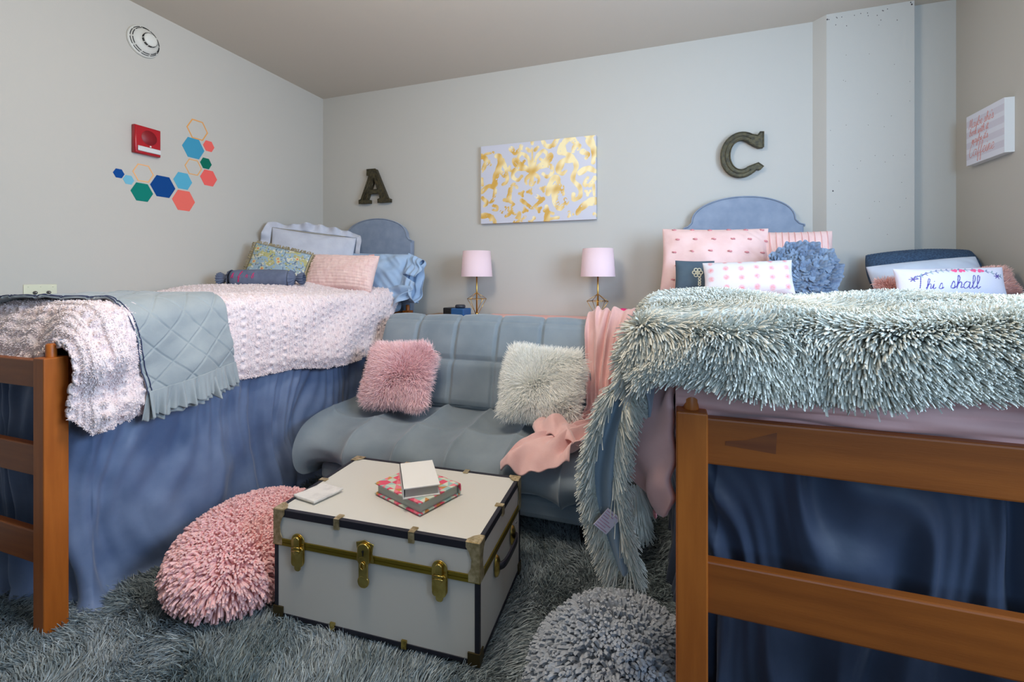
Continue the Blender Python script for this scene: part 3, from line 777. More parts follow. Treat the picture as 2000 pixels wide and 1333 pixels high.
def quilt():
    n, k = 150, 420
    v = np.linspace(0, 1, n)[:, None]; t = np.linspace(0, 1, k)[None]
    L = .86 + .43 - .055 - .045 * v
    s = .02 + t * (L - .02) * np.ones_like(v)
    # front edge drifts: 1.07 at the side, further back edge 1.50
    y0 = np.interp(t, [0, .3, .5, .62, .72, 1], [.955, .958, 1.0, 1.055, 1.10, 1.165]); y1 = np.interp(t, [0, .3, .66, 1], [1.36, 1.40, 1.48, 1.53])
    for _ in range(3): y0 = np.convolve(np.pad(y0[0], 20, 'edge'), np.ones(41) / 41, 'valid')[None]
    y = y0 + (y1 - y0) * v + 0 * t
    X, Z = surf_left(y, s, .024)
    P = np.stack([X, y, Z], -1)
    N = gnormals(P);
    if N[n // 2, 10, 2] < 0: N = -N
    A = (s + y) / .125; B = (s - y) / .125
    q = np.minimum(np.abs(A - np.round(A)), np.abs(B - np.round(B)))
    P = P + N * (-.0045 * np.exp(-(q / .035) ** 2) + .002 * Nz(8, 40, 6)(s, y))[..., None]
    P[..., 2] += .004 * Nz(88, 12, 5)(s, y)
    o = sheet('quilted_throw', P, M['quilt'], None, .006, flip=gnormals(P)[n // 2, 10, 2] < 0)
    tag(o, 'grey green quilted throw with ruffled hem laid across the left bed', 'throw blanket')
    # navy double piping on the front edge, one on the back
    for j in (0, 5):
        e = P[j] + N[j] * .003
        pc = tube('piping', e, .0017, M['piping'], o, 6); pc['label'] = 'dark navy double piping along the front edge'
    # diagonal stitching
    # ruffle, two gathered layers
    for li, (ln, lift, col) in enumerate(((.095, .004, M['quilt']), (.112, -.006, M['quilt']))):
        m1, m2 = 300, 26
        v = np.linspace(0, 1, m1); idx = v * (n - 1); i0 = np.clip(idx.astype(int), 0, n - 2); f = (idx - i0)[:, None]
        E = P[i0, -1] * (1 - f) + P[i0 + 1, -1] * f
        tt = np.linspace(0, 1, m2)
        nb = Nz(60 + li, 62, 9)(v * 1.0, v * 0)[:, None]; nb2 = Nz(70 + li, 16, 5)(v, v * 0)[:, None]
        g = (nb * .009 + .004 * nb2) * (tt[None] * 1.3)
        Q = np.stack([E[:, None, 0] + lift + g + .012 * tt[None], E[:, None, 1] + .01 * nb2 * tt[None] + (v[:, None] - .5) * .03 * tt[None],
                      E[:, None, 2] + .012 - (ln + .005 * nb) * tt[None]], -1)
        sheet('ruffle', Q, col, o, .0015)
quilt()
# ------------------------------------------------------------------ pillows on the left bed
def ruffle_edge(name, w, h, M4, m, amp=.014, width=.05, sides='tblr', seed=1, parent=None, freq=60):
    """gathered flange around a pillow outline, in the pillow's local frame"""
    c = []
    hw, hh = w / 2 * .985, h / 2 * .985
    per = [(-hw, -hh), (hw, -hh), (hw, hh), (-hw, hh)]
    pts = []
    for i in range(4):
        a = np.array(per[i]); b = np.array(per[(i + 1) % 4]); m_ = int(np.linalg.norm(b - a) / .004)
        for q in np.linspace(0, 1, m_, endpoint=False): pts.append(a * (1 - q) + b * q)
    pts = np.array(pts); k = 8; t = np.linspace(0, 1, k)
    ctr = pts * 0; d = pts - np.clip(pts, [-hw * .9, -hh * .85], [hw * .9, hh * .85]); d /= np.linalg.norm(d, axis=1, keepdims=True) + 1e-9
    s = np.arange(len(pts)) * .004
    nz = Nz(seed, freq, 8)(s, s * 0); nz2 = Nz(seed + 1, freq * .4, 5)(s, s * 0)
    out = (width * (1 + .25 * nz2))[:, None] * t[None]
    P = np.stack([pts[:, None, 0] + d[:, None, 0] * out, pts[:, None, 1] + d[:, None, 1] * out, amp * (nz)[:, None] * t[None] * 1.2], -1)
    P = np.concatenate([P, P[:1]])
    o = sheet(name, P, m, parent, .0012); return o

def waffle(F, u, v):
    F[..., 2] += .0012 * (np.cos(F[..., 0] * 2 * PI / .012) * np.cos(F[..., 1] * 2 * PI / .012)) * (np.abs(u) < .93); return F
o, F = pillow('ruffled_sham', (-2.535, 2.74, 1.315), (.60, .50, -.08), (.06, .20, 1), .60, .40, .15, M['linen'],
              'lilac grey linen pillow with a ruffled edge leaning in the corner', n=120, k=80, extra=waffle, seed=3)
ruffle_edge('ruffle', .60, .40, None, M['linen'], width=.050, amp=.030, seed=4, parent=o, freq=40)

# light blue pillow with open, crumpled pillowcase end
def crease(seed, a=.008):
    def f(F, u, v):
        e = np.clip((1 - u ** 2) * (1 - v ** 2) * 5, 0, 1)
        F[..., 2] += a * Nz(seed, 26, 9)(F[..., 0], F[..., 1] * 1.6) * e + a * 1.2 * np.clip(u, 0, 1) * Nz(seed + 3, 60, 8)(F[..., 0] + F[..., 1], F[..., 1] * .3) * e
        return F
    return f
o, F = pillow('bed_pillow', (-2.16, 2.93, 1.20), (1, -.02, -.04), (.03, .35, 1), .66, .34, .18, M['blue'],
              'light blue cotton pillow with a crumpled open end hanging over the bed edge', n=120, k=80, extra=crease(12), seed=6)
g_n, g_k = 60, 70
a = np.linspace(0, 1, g_n)[:, None]; b = np.linspace(0, 2 * PI, g_k)[None]
rx = (.020 + .045 * a) * (1 + .35 * np.sin(3 * b + 4 * a) + .2 * np.sin(7 * b + 1))
P = np.stack([.30 + .14 * a + 0 * b + .01 * np.sin(4 * b), (.165 - .02 * a) * np.sin(b) * (1 + .06 * np.sin(5 * b)) - .04 * a * (np.sin(b) < 0) - .03 * a, rx * np.cos(b) + .012 * Nz(5, 5, 6)(b, a * 3)], -1)
sheet('pillowcase_end', P, M['blue'], o, .0015)
# second pillowcase flap drooping below
n_, k_ = 60, 60
u = np.linspace(0, 1, n_)[:, None]; v = np.linspace(0, 1, k_)[None]
P = np.stack([.20 + .22 * u + .02 * np.sin(v * 6), -.10 - .16 * v * (1 - .55 * np.abs(u * 2 - 1.1)) + 0 * u, .055 + .025 * np.sin(u * 9 + v * 2) * v + .02 * Nz(2, 5, 6)(u, v)], -1)
sheet('pillowcase_flap', P, M['blue'], o, .0015)
o, F = pillow('bed_pillow', (-2.10, 3.04, 1.13), (1, 0, 0), (0, .12, 1), .62, .32, .12, M['blue'],
              'rearmost light blue pillow standing against the left headboard', n=60, k=40, extra=crease(31), seed=9)

# floral pillow
def floral_col(F, u, v):
    x, y = F[..., 0], F[..., 1]
    p = Paint(x, y, (150, 172, 186)); r = np.random.default_rng(5)
    na = Nz(1, 60, 9)(x, y); nb = Nz(2, 130, 10)(x, y)
    fl = (na > .35); p.C[fl & (nb > -.3)] = lin((176, 172, 116)); p.C[(nb > .95)] = lin((206, 204, 184))
    # scrolling stems
    for k in range(7):
        cx, cy = r.uniform(-.15, .15), r.uniform(-.1, .1); th = np.linspace(0, 4.6, 24) + r.uniform(0, 6)
        rr = np.linspace(.055, .012, 24); p.stroke(np.stack([cx + rr * np.cos(th), cy + rr * np.sin(th)], 1), .0018, (74, 88, 116))
    for k in range(330):
        cx, cy = r.uniform(-.19, .19), r.uniform(-.12, .12)
        p.disc(cx, cy, r.uniform(.0025, .0055), [(192, 188, 112), (158, 162, 108), (84, 118, 122), (104, 112, 138), (186, 196, 196)][r.integers(5)])
    for cx, cy in ((-.155, .085), (.115, .065), (.0, .035), (.01, .015), (.03, -.06), (.15, -.07), (-.08, -.05), (.07, -.09), (-.15, -.01)):
        for q in range(6): p.disc(cx + .009 * math.cos(q), cy + .009 * math.sin(q), .0055, (206, 196, 140))
        p.disc(cx, cy, .0062, (210, 120, 92))
    bd = (np.abs(u) > .965) | (np.abs(v) > .955); p.C[bd] = lin((168, 156, 120))
    ln = ((np.abs(u) > .945) & (np.abs(u) < .96)) | ((np.abs(v) > .93) & (np.abs(v) < .95)); p.C[ln & ~bd] = lin((70, 66, 60))
    return p.C
o, F = pillow('floral_pillow', (-2.54, 2.43, 1.25), (.40, .20, -.10), (-.06, .30, 1), .40, .275, .11, M['pattern'],
              'blue and yellow floral tapestry pillow with sandy fringe', n=220, k=160, col=floral_col, seed=8)
g = []
r = np.random.default_rng(2)
for sx in (-1, 1):
    for q in np.linspace(-.13, .13, 44): g.append(tube_geo([(sx * .19, q, 0), (sx * (.207 + .006 * r.random()), q + .006 * r.normal(), .004 * r.normal())], .0028, 4))
for sy in (-1, 1):
    for q in np.linspace(-.19, .19, 64): g.append(tube_geo([(q, sy * .128, 0), (q + .005 * r.normal(), sy * (.143 + .006 * r.random()), .004 * r.normal())], .0028, 4))
fr = fast('fringe_trim', *merge(g), M['fringe'], o); fr['kind'] = 'stuff'

# bolster with monogram
e = empty('neck_roll', (-2.44, 2.20, 1.165), 'small grey blue bolster with pink monogram and tied ends', 'bolster pillow')
e.rotation_euler = (0, 0, math.radians(24))
th = np.linspace(0, 2 * PI, 65)[:-1]; xs = np.concatenate([np.linspace(-.19, .19, 90)])
nz = Nz(7, 1 / .02, 9)
rr = .058 * np.clip((1 - (np.abs(xs) / .196) ** 14), 0.05, 1)
V = np.stack([np.repeat(xs[:, None], 64, 1), (rr[:, None] + .0015 * nz(xs[:, None] * 1.4, th[None] * .05)) * np.cos(th)[None], (rr[:, None] + .0015 * nz(xs[:, None], th[None] * .05)) * np.sin(th)[None]], -1)
fast('roll_body', V.reshape(-1, 3), gfaces(90, 64, False, True)[:, ::-1], None, M['denim'], e)
for sx in (-1, 1):
    xx = np.array([.178, .195, .204, .210, .225, .245, .262]); r0 = np.array([.056, .040, .018, .011, .024, .034, .030])
    V = np.stack([np.repeat(sx * xx[:, None], 64, 1), (r0[:, None] * (1 + .22 * np.sin(th * 13)[None] * (xx > .19)[:, None])) * np.cos(th)[None], (r0[:, None] * (1 + .22 * np.sin(th * 13)[None] * (xx > .19)[:, None])) * np.sin(th)[None]], -1)
    F4 = gfaces(7, 64, False, True);
    if sx > 0: F4 = F4[:, ::-1]
    fast('gathered_end', V.reshape(-1, 3), F4, None, M['denim'], e)
    tube('tie_band', [(sx * .209, .0125 * math.cos(q), .0125 * math.sin(q)) for q in np.linspace(0, 2 * PI, 17)[:-1]], .0035, M['denim'], e, 6, True)
g = []
for txt, x0, s in (('h', -.155, .017), ('f', -.115, .024), ('r', -.07, .020), ('b', -.035, .017)):
    st, _ = script_strokes(txt, 0, 0, s)
    for q in st:
        ph = PI * 1.5 + (q[:, 1] + .004 - .0) / .059 + 0 * q[:, 0]
        ang = np.radians(262) ; ang = -PI / 2 - (0) + 0
        a_ = math.radians(238) + 0 * q[:, 1]
        A_ = math.radians(135) * 0 + (PI - math.radians(38)) - (q[:, 1]) / .059
        yy = -.0605 * np.sin(A_ - PI / 2 + PI / 2) * 0
        phi = math.radians(4) + q[:, 1] / .059      # angle above the front (-Y) direction
        g.append(tube_geo(np.stack([x0 + q[:, 0], -.0600 * np.cos(phi), .0600 * np.sin(phi)], 1), .0016, 5))
fast('monogram', *merge(g), M['mag'], e)

# pink chenille pillow
def ribs(F, u, v):
    c = F[..., 1] / .020 + .35 * u ** 2
    F[..., 2] += .004 * np.abs(np.sin(c * PI)) * (np.abs(u) < .97) * (np.abs(v) < .97) + .0015 * Nz(3, 200, 10)(F[..., 0], F[..., 1]); return F
o, F = pillow('chenille_pillow', (-2.165, 2.60, 1.205), (1, .12, -.03), (-.02, .42, 1), .55, .275, .17, mat('peach_pink_chenille', (240, 210, 202), .9, (232, 196, 190), 30, 3, bump=.6, bscale=170, sheen=.3),
              'pale pink ribbed chenille pillow in front of the light blue pillow', n=160, k=130, extra=ribs, seed=15)
n_, k_ = 40, 50; u = np.linspace(0, 1, n_)[:, None]; v = np.linspace(-1, 1, k_)[None]
P = np.stack([.20 + .045 * u - .05 * (v ** 2) * .3 + .004 * np.sin(v * 14), v * .135 * (1 + .02 * u), .012 + .018 * u * np.cos(v * 1.4) + .004 * np.sin(v * 20) * u], -1)
sheet('pillowcase_hem', P, mat('peach_cotton', (226, 172, 168), .8), o, .0015)

# ------------------------------------------------------------------ desk behind the futon, lamps, clock
e = empty('low_desk', (-.92, 2.92, 0), 'low desk with an added pink cloth behind the futon', 'desk')
box('top', (-.80, -.20, .865), (.80, .275, .893), M['desk'], e, .003)
for x in (-.78, .74):
    for y in (-.18, .215): box('leg', (x, y, 0), (x + .04, y + .04, .866), M['desk'], e, .003)
box('back_panel', (-.76, .24, .5), (.76, .255, .866), M['desk'], e, .002)
o = box('glow_cloth', (-1.26, 2.725, .893), (-.53, 3.193, .899), M['glowcloth'], None, .002)  # cloth added to stand for the pink glow along the back wall
tag(o, 'pink cloth added on the desk between the two lamps for the glow along the wall', 'added cloth')

def lamp(x, y, lab, rz):
    e = empty('table_lamp', (x, y, .893), lab, 'lamp', 'pair of pink table lamps', rz)
    box('base', (-.045, -.045, 0), (.045, .045, .012), M['gold'], e, .003)
    fast('stem', *merge([tube_geo([(0, 0, .01), (0, 0, .36)], .0052, 12), lathe_geo([(.010, .012), (.012, .02), (.006, .026)], 12), lathe_geo([(0.0125, .285), (.0125, .33), (.008, .335)], 12)]), M['gold'], e)
    g = []; k = 5; R0 = .072; zr = .125; zt = .172; zb = .014
    ring = [(R0 * math.cos(2 * PI * i / k + .5), R0 * math.sin(2 * PI * i / k + .5), zr) for i in range(k)]
    for i in range(k):
        a = ring[i]; b = ring[(i + 1) % k]
        g += [tube_geo([a, b], .0018, 6), tube_geo([a, (0, 0, zt)], .0018, 6), tube_geo([a, (.008 * math.cos(i), .008 * math.sin(i), zb)], .0018, 6)]
    fast('wire_diamond', *merge(g), M['gold'], e)
    s = fast('lamp_shade', *lathe_geo([(.112, .285), (.099, .468), (.097, .468), (.110, .285), (.112, .285)], 48), M['shade'], e)
    fast('shade_spider', *merge([tube_geo([(-.097, 0, .462), (.097, 0, .462)], .0015, 6), tube_geo([(0, -.097, .462), (0, .097, .462)], .0015, 6), tube_geo([(0, 0, .36), (0, 0, .465)], .003, 8)]), M['gold'], e)
lamp(-1.311, 3.005, 'gold wire-diamond lamp with pink shade, beside the black clock', .2)
lamp(-.447, 3.000, 'gold wire-diamond lamp with pink shade, nearer the right bed', .5)

e = empty('clock_radio', (-1.43, 2.93, .893), 'black clock radio with blue side on the desk', 'clock radio', rz=math.radians(-10))
box('body', (-.085, -.045, 0), (.085, .055, .062), M['bluep'], e, .008)
box('front_panel', (-.088, -.050, .0), (-.018, .05, .064), M['black'], e, .006)
box('display', (-.080, -.052, .012), (-.028, -.0495, .048), M['hole'], e, .001)
o = fast('round_puck', *lathe_geo([(0, .022), (.030, .022), (.036, .017), (.037, .006), (.033, 0), (0, 0)], 28), M['dgreyp']); o.location = (-1.405, 2.93, .957)
tag(o, 'small round black puck resting on top of the clock radio', 'speaker')
e = empty('alarm_clock', (-.262, 2.72, .893), 'magenta alarm clock with grey oval face by the coral blanket', 'alarm clock', rz=math.radians(-12))
plate('body', [[(.058 * math.cos(a), .05 + .050 * math.sin(a)) for a in np.linspace(0, 2 * PI, 36)[:-1]]], .07, M['magp'], e, .012, B0, 3)
plate('bezel', [[(.010 + .042 * math.cos(a), .052 + .034 * math.sin(a)) for a in np.linspace(0, 2 * PI, 36)[:-1]]], .012, M['greyp'], e, .004, Matrix.Translation((0, -.036, 0)) @ B0, 2)
plate('clock_face', [[(.012 + .026 * math.cos(a), .052 + .018 * math.sin(a)) for a in np.linspace(0, 2 * PI, 36)[:-1]]], .004, M['dgreyp'], e, .001, Matrix.Translation((0, -.043, 0)) @ B0, 2)

# ------------------------------------------------------------------ futon
def futon():
    x0, x1 = -1.765, -.16; nc = 6; cw = (x1 - x0) / nc
    e = empty('futon_sofa', ((x0 + x1) / 2, 2.2, 0), 'tufted grey blue suede futon between the two beds', 'sofa')
    off = np.array([-(x0 + x1) / 2, -2.2, 0])
    def sweep(name, prof, seams, bulge, n=300, k=260, endr=.05, crisp=0):
        """prof: (y,z) path; seams: fractions of the path where seams run"""
        q = smooth_path(prof, 20); d = np.concatenate([[0], np.cumsum(np.hypot(*np.diff(q, axis=0).T))]); Ltot = d[-1]
        t = np.linspace(0, 1, k); Y = np.interp(t * Ltot, d, q[:, 0]); Z = np.interp(t * Ltot, d, q[:, 1])
        ty = np.gradient(Y); tz = np.gradient(Z); l = np.hypot(ty, tz); ny, nz_ = -tz / l, ty / l
        x = np.linspace(x0, x1, n)
        c = (x - x0) / cw; fx = np.clip(np.abs(np.sin(c * PI)) * 4.5, 0, 1) ** .6 if crisp else np.abs(np.sin(c * PI)) ** .5
        sm = np.ones(k)
        ss = [0] + list(seams) + [1]
        for a, b in zip(ss[:-1], ss[1:]):
            mk = (t >= a) & (t <= b); sm[mk] = np.clip(np.sin((t[mk] - a) / (b - a) * PI), 0, 1) ** .5
        if crisp: sm = np.clip(sm * 1.6, 0, 1)
        H = bulge * (np.minimum(fx[:, None], 1) * (.35 + .65 * sm[None]) * .75 + .45 * sm[None] * (.5 + .5 * fx[:, None])) - bulge * .4
        H = H + .004 * Nz(3, 12, 8)(x[:, None], t[None] * Ltot)
        pucker = .010 * np.sin(c * nc * 0)[:, None]
        # rounded ends
        ee = np.clip(np.minimum(x - x0, x1 - x) / .06, 0, 1); er = (1 - np.sqrt(1 - (1 - ee) ** 2))[:, None]
        H = H - endr * er
        P = np.stack([x[:, None] + 0 * H, Y[None] + ny[None] * H, Z[None] + nz_[None] * H], -1) + off
        m_ = M['futon']
        V = P.reshape(-1, 3); F = gfaces(n, k)
        # end caps
        ca = P[0].mean(0); cb = P[-1].mean(0)
        V = np.concatenate([V, ca[None], cb[None]]); i = np.arange(k); j = (i + 1) % k
        T = np.concatenate([np.stack([j, i, np.full(k, n * k)], 1), np.stack([(n - 1) * k + i, (n - 1) * k + j, np.full(k, n * k + 1)], 1)])
        return fast(name, V, F, T, m_, e), P
    # seat: from the crease forward, over the front, under and back
    seat = [(2.43, .40), (2.38, .425), (2.25, .425), (2.10, .410), (1.95, .405), (1.86, .375), (1.815, .31), (1.84, .235), (1.92, .205), (2.1, .20), (2.4, .20), (2.47, .25), (2.47, .36), (2.43, .40)]
    o, P = sweep('seat', seat, [.235, .545], .056, endr=.035)
    back = [(2.405, .425), (2.425, .52), (2.45, .64), (2.475, .69), (2.50, .78), (2.545, .885), (2.570, .917), (2.615, .922), (2.65, .89), (2.64, .80), (2.60, .60), (2.55, .42), (2.47, .40), (2.405, .425)]
    o2, P2 = sweep('backrest', back, [.21, .40], .024, endr=.03, crisp=1)
    box('base', (x0 + .05 + off[0], 1.90 + off[1], .12), (x1 - .04 + off[0], 2.45 + off[1], .22), M['futon'], e, .03, 3)
    for x in (x0 + .15, x1 - .2):
        for y in (2.0, 2.4): 
            f = fast('leg', *lathe_geo([(0, .13), (.022, .13), (.016, 0), (0, 0)], 14), M['futonb'], e); f.location = (x + off[0], y + off[1], 0)
    return P
futon()

# ------------------------------------------------------------------ long-fur cushions on the futon
def fur_cushion(c, R, U, s, m, base, lab, seed, name='fur_cushion', h=None, t=.15, cnt=17000, ln=.058):
    Mx = frame(c, R, U)
    F, B, u, v = pillow_grid(s, h or s, t, 60, 60, pinch=.10, seed=seed, pw=.5)
    V = np.concatenate([F.reshape(-1, 3), B.reshape(-1, 3)])
    o = fast(name, V, np.concatenate([gfaces(60, 60), gfaces(60, 60)[:, ::-1] + 3600]), None, base)
    o.matrix_world = Mx; tag(o, lab, 'cushion', 'long-fur cushions on the futon')
    pos, nn = sample(F, cnt, seed)
    if nn[:, 2].mean() < 0: nn = -nn
    p2, n2 = sample(B, cnt // 6, seed + 1)
    if n2[:, 2].mean() > 0: n2 = -n2
    pos = np.concatenate([pos, p2]); nn = np.concatenate([nn, n2])
    # fur lies outward from the middle and hangs
    rad = pos * [1, 1, 0]; rl = np.linalg.norm(rad, axis=1, keepdims=True) + 1e-6
    cl = np.stack([Nz(seed, 18, 6)(pos[:, 0], pos[:, 1]), Nz(seed + 9, 18, 6)(pos[:, 0], pos[:, 1]), 0 * pos[:, 0]], 1)
    flow = rad / rl * np.clip(rl / .07, .1, 1) * .65 + cl * .8 + np.array([0, -.35, 0])
    strands('fur_pile', pos, nn * 1.15, ln, .0022, m, o, droop=0, jit=.20, segs=4, tip=.15, seed=seed, flow=flow, curl=.12)
    return o
fur_cushion((-1.455, 2.245, .615), (1, .02, .03), (.03, .48, 1), .355, M['pinkfur'], M['pinkfur'], 'fluffy pink fur cushion at the left end of the futon', 41, h=.315, t=.15)
fur_cushion((-.615, 2.235, .63), (1, -.02, -.03), (-.02, .50, 1), .355, M['whitefur'], M['whitefur'], 'fluffy cream white fur cushion beside the coral blanket', 52, h=.315, t=.16)

# ------------------------------------------------------------------ coral fleece draped over the futon
def fleece():
    C = np.array([(-.30, 2.70, .80), (-.30, 2.64, .955), (-.31, 2.575, .975), (-.33, 2.50, .86), (-.34, 2.45, .72), (-.345, 2.39, .58), (-.36, 2.32, .485), (-.39, 2.20, .467), (-.44, 2.05, .467), (-.50, 1.93, .460), (-.535, 1.855, .425), (-.53, 1.81, .375)])
    Wd = np.array([.27, .27, .26, .22, .19, .15, .13, .16, .24, .31, .31, .29])
    Lt = np.array([(1, 0, 0), (1, 0, 0), (1, 0, 0), (1, 0, 0), (1, -.05, 0), (1, -.2, .05), (.9, .5, .1), (.7, .75, .05), (.72, .72, 0), (.80, .50, 0), (.95, .25, 0.05), (.98, .15, 0.1)], float)
    n, k = 220, 130
    t = np.linspace(0, 1, n); Cs = interp_path(C, t)
    ti = np.linspace(0, 1, len(C)); wi = np.interp(t, ti, Wd)
    L = np.stack([np.interp(t, ti, Lt[:, i]) for i in range(3)], 1); L /= np.linalg.norm(L, axis=1, keepdims=True)
    T = np.gradient(Cs, axis=0); T /= np.linalg.norm(T, axis=1, keepdims=True)
    Nn = np.cross(L, T); Nn /= np.linalg.norm(Nn, axis=1, keepdims=True)
    if Nn[n // 3, 1] > 0: Nn = -Nn
    w = np.linspace(-1, 1, k)
    ph = 1.2 * Nz(5, 3, 5)(t[:, None] * 2, 0 * w[None])
    tight = (1 - (wi - .13) / .18)[:, None]
    calm = 1 - .75 * np.clip((t[:, None] - .62) / .2, 0, 1)
    fold = calm * ((.009 + .012 * tight) * np.sin(w[None] * (6 + 6 * tight) + 1.6 * ph + .9 * Nz(77, 3, 6)(w[None] * 1.5, t[:, None] * 2) * 2) + .005 * np.sin(w[None] * 15 + 4 * ph) * (.5 + tight * .5))
    fold += .012 * Nz(7, 5, 7)(t[:, None] * 3, w[None] * 1.0) * (t[:, None] > .5)
    rim = -.010 * np.abs(w[None]) ** 6
    P = Cs[:, None] + L[:, None] * (w[None] * wi[:, None] / 2)[..., None] + Nn[:, None] * (fold + rim + .016)[..., None]
    P[..., 2] += .022 * Nz(17, 4.5, 7)(t[:, None] * 4 + w[None], w[None] * 1.5) * (t[:, None] > .62) * (np.clip((t[:, None] - .62) * 6, 0, 1))
    # frayed outline at the end: one corner longer
    o = sheet('fleece_blanket', P, M['fleece'], None, .007, flip=False)
    tag(o, 'coral pink fleece blanket trailing over the futon back and seat', 'blanket')
    # folded-back lobe on the seat
    a = np.linspace(0, 1, 60)[:, None]; b = np.linspace(0, 1, 60)[None]
    P2 = np.stack([-.61 + .20 * a + .03 * b + .01 * np.sin(b * 8), 2.16 - .20 * b - .03 * a + .02 * np.sin(a * 5), .468 + .055 * np.sin(PI * b) ** .7 * np.sin(PI * np.clip(a * 1.05, 0, 1)) ** .5 + .012 * np.sin(a * 14 + b * 3)], -1)
    sheet('folded_corner', P2, M['fleece'], o, .006)
    a = np.linspace(0, 1, 40)[:, None]; b = np.linspace(0, 1, 40)[None]
    P3 = np.stack([-.60 + .07 * a + .02 * b, 1.815 - .03 * b + .006 * np.sin(a * 9), .40 - .05 * b + .02 * a], -1)
fleece()
# ------------------------------------------------------------------ trunk
def trunk():
    w, d, zb, h = .735, .462, .030, .358
    e = empty('storage_trunk', (-1.268, 1.200, zb), 'white footlocker trunk with black edges and brass hardware', 'trunk', rz=math.radians(3.1))
    lid = .105; zs = h - lid
    box('body', (0, 0, 0), (w, d, zs - .004), M['tleather'], e, .003)
    ld = box('lid', (0, 0, zs + .004), (w, d, h), M['tleather'], e, .003)
    E_ = .013; o_ = .0022
    def edge(name, lo, hi): return box(name, lo, hi, M['tblack'], e, .002, 2)
    # top edges (front, back, sides)
    edge('black_edging', (0, -o_, h - .022), (w, E_, h + o_)); edge('black_edging', (0, d - E_, h - .022), (w, d + o_, h + o_))
    edge('black_edging', (-o_, 0, h - .022), (E_, d, h + o_)); edge('black_edging', (w - E_, 0, h - .022), (w + o_, d, h + o_))
    edge('black_edging', (0, -o_, -.002), (w, E_, .012)); edge('black_edging', (w - E_, 0, -.002), (w + o_, d, .012))
    for x in (-o_, w - E_):
        for y in (-o_, d - E_): edge('black_edging', (x, y, 0), (x + E_ + o_, y + E_ + o_, zs - .004))
    # brass strip around the opening
    g = []
    for z0, z1, ou in ((zs + .001, zs + .011, .005), (zs - .011, zs - .001, .005), (zs - .003, zs + .003, .003)):
        g += [((0 - ou, -ou, z0), (w + ou, 0, z1)), ((-ou, d, z0), (w + ou, d + ou, z1)), ((-ou, 0, z0), (0, d, z1)), ((w, 0, z0), (w + ou, d, z1))]
    fast('brass_strip', *boxes_geo(g), M['brassy'], e, False)
    # corner pieces at the lid
    for cx, sx in ((0, 1), (w, -1)):
        for cy, sy in ((0, 1), (d, -1)):
            c = empty('x', (0, 0, 0), None, None); bpy.data.objects.remove(c)
            lp = [(0, 0), (.044, 0), (.044, -.016), (.034, -.030), (.026, -.052), (.028, -.078), (.036, -.092), (.036, -.118), (0, -.118)]
            Mf = Matrix.Translation((cx - sx * .004, cy - sy * .004, h + .004))
            Fx = Matrix(((sx, 0, 0, 0), (0, 0, -sy, 0), (0, 1, 0, 0), (0, 0, 0, 1)))
            Fy = Matrix(((0, 0, sx, 0), (sy, 0, 0, 0), (0, 1, 0, 0), (0, 0, 0, 1)))
            p1 = plate('tmp1', [lp], .003, M['brassl'], None, .0008, Mf @ Fx); p2 = plate('tmp2', [lp], .003, M['brassl'], None, .0008, Mf @ Fy)
            p3 = plate('tmp3', [[(0, 0), (.044 * sx, 0), (.044 * sx, .014 * sy), (.030 * sx, .034 * sy), (.014 * sx, .044 * sy), (0, .044 * sy)]], .003, M['brassl'], None, .0008, Mf)
            V = []; allp = []
            for p in (p1, p2, p3):
                me = p.data; vv = np.zeros(len(me.vertices) * 3); me.vertices.foreach_get('co', vv)
                q4 = [tuple(f.vertices) for f in me.polygons if len(f.vertices) == 4]; q3 = [tuple(f.vertices) for f in me.polygons if len(f.vertices) == 3]
                allp.append((vv.reshape(-1, 3), q4, q3)); bpy.data.objects.remove(p)
            for rx, ry in ((.022, .010), (.010, .026)):
                v, q, t = lathe_geo([(0, .0035), (.003, .003), (.0035, .001)], 10); allp.append((v + np.array([cx + sx * rx, cy + sy * ry, h + .004]), q, t))
            fast('corner_guard', *merge(allp), M['brassl'], e, False)
            g = [((cx - .005 if sx > 0 else cx - .034, cy - .005 if sy > 0 else cy - .030, -.004), (cx + .034 if sx > 0 else cx + .005, cy + .030 if sy > 0 else cy + .005, .034))]
            fast('foot_guard', *boxes_geo(g), mat('dark_brass_%d%d' % (sx, sy), (96, 84, 56), .45, metal=.8), e, False)
    # clips along the top edges
    def clip(x, y, ax):
        if ax == 'x': g = [((x - .010, y - .006, h - .030), (x + .010, y + .001, h + .0035)), ((x - .010, y - .006, h + .001), (x + .010, y + .026, h + .0045))] if y < .1 else [((x - .010, y - .001, h - .030), (x + .010, y + .006, h + .0035)), ((x - .010, y - .024, h + .001), (x + .010, y + .006, h + .0045))]
        else: g = [((x - .001, y - .010, h - .030), (x + .006, y + .010, h + .0035)), ((x - .024, y - .010, h + .001), (x + .006, y + .010, h + .0045))] if x > .1 else [((x - .006, y - .010, h - .030), (x + .001, y + .010, h + .0035)), ((x - .006, y - .010, h + .001), (x + .024, y + .010, h + .0045))]
        fast('edge_clip', *boxes_geo(g), M['brassl'], e, False)
    for x in (.245, .515): clip(x, 0, 'x'); clip(x, d, 'x')
    for y in (.232,): clip(0, y, 'y'); clip(w, y, 'y')
    for x in (.23, .49): fast('edge_clip', *boxes_geo([((x - .009, -.006, -.004), (x + .009, 0, .022))]), M['brass'], e, False)
    # draw-bolt latches on the front
    def rr_(w_, h_, r, n=8):
        o = []
        for cx, cy, a0 in ((w_ / 2 - r, h_ / 2 - r, 0), (-w_ / 2 + r, h_ / 2 - r, 90), (-w_ / 2 + r, -h_ / 2 + r, 180), (w_ / 2 - r, -h_ / 2 + r, 270)):
            for k in range(n + 1): a = math.radians(a0 + 90 * k / n); o.append((cx + r * math.cos(a), cy + r * math.sin(a)))
        return o
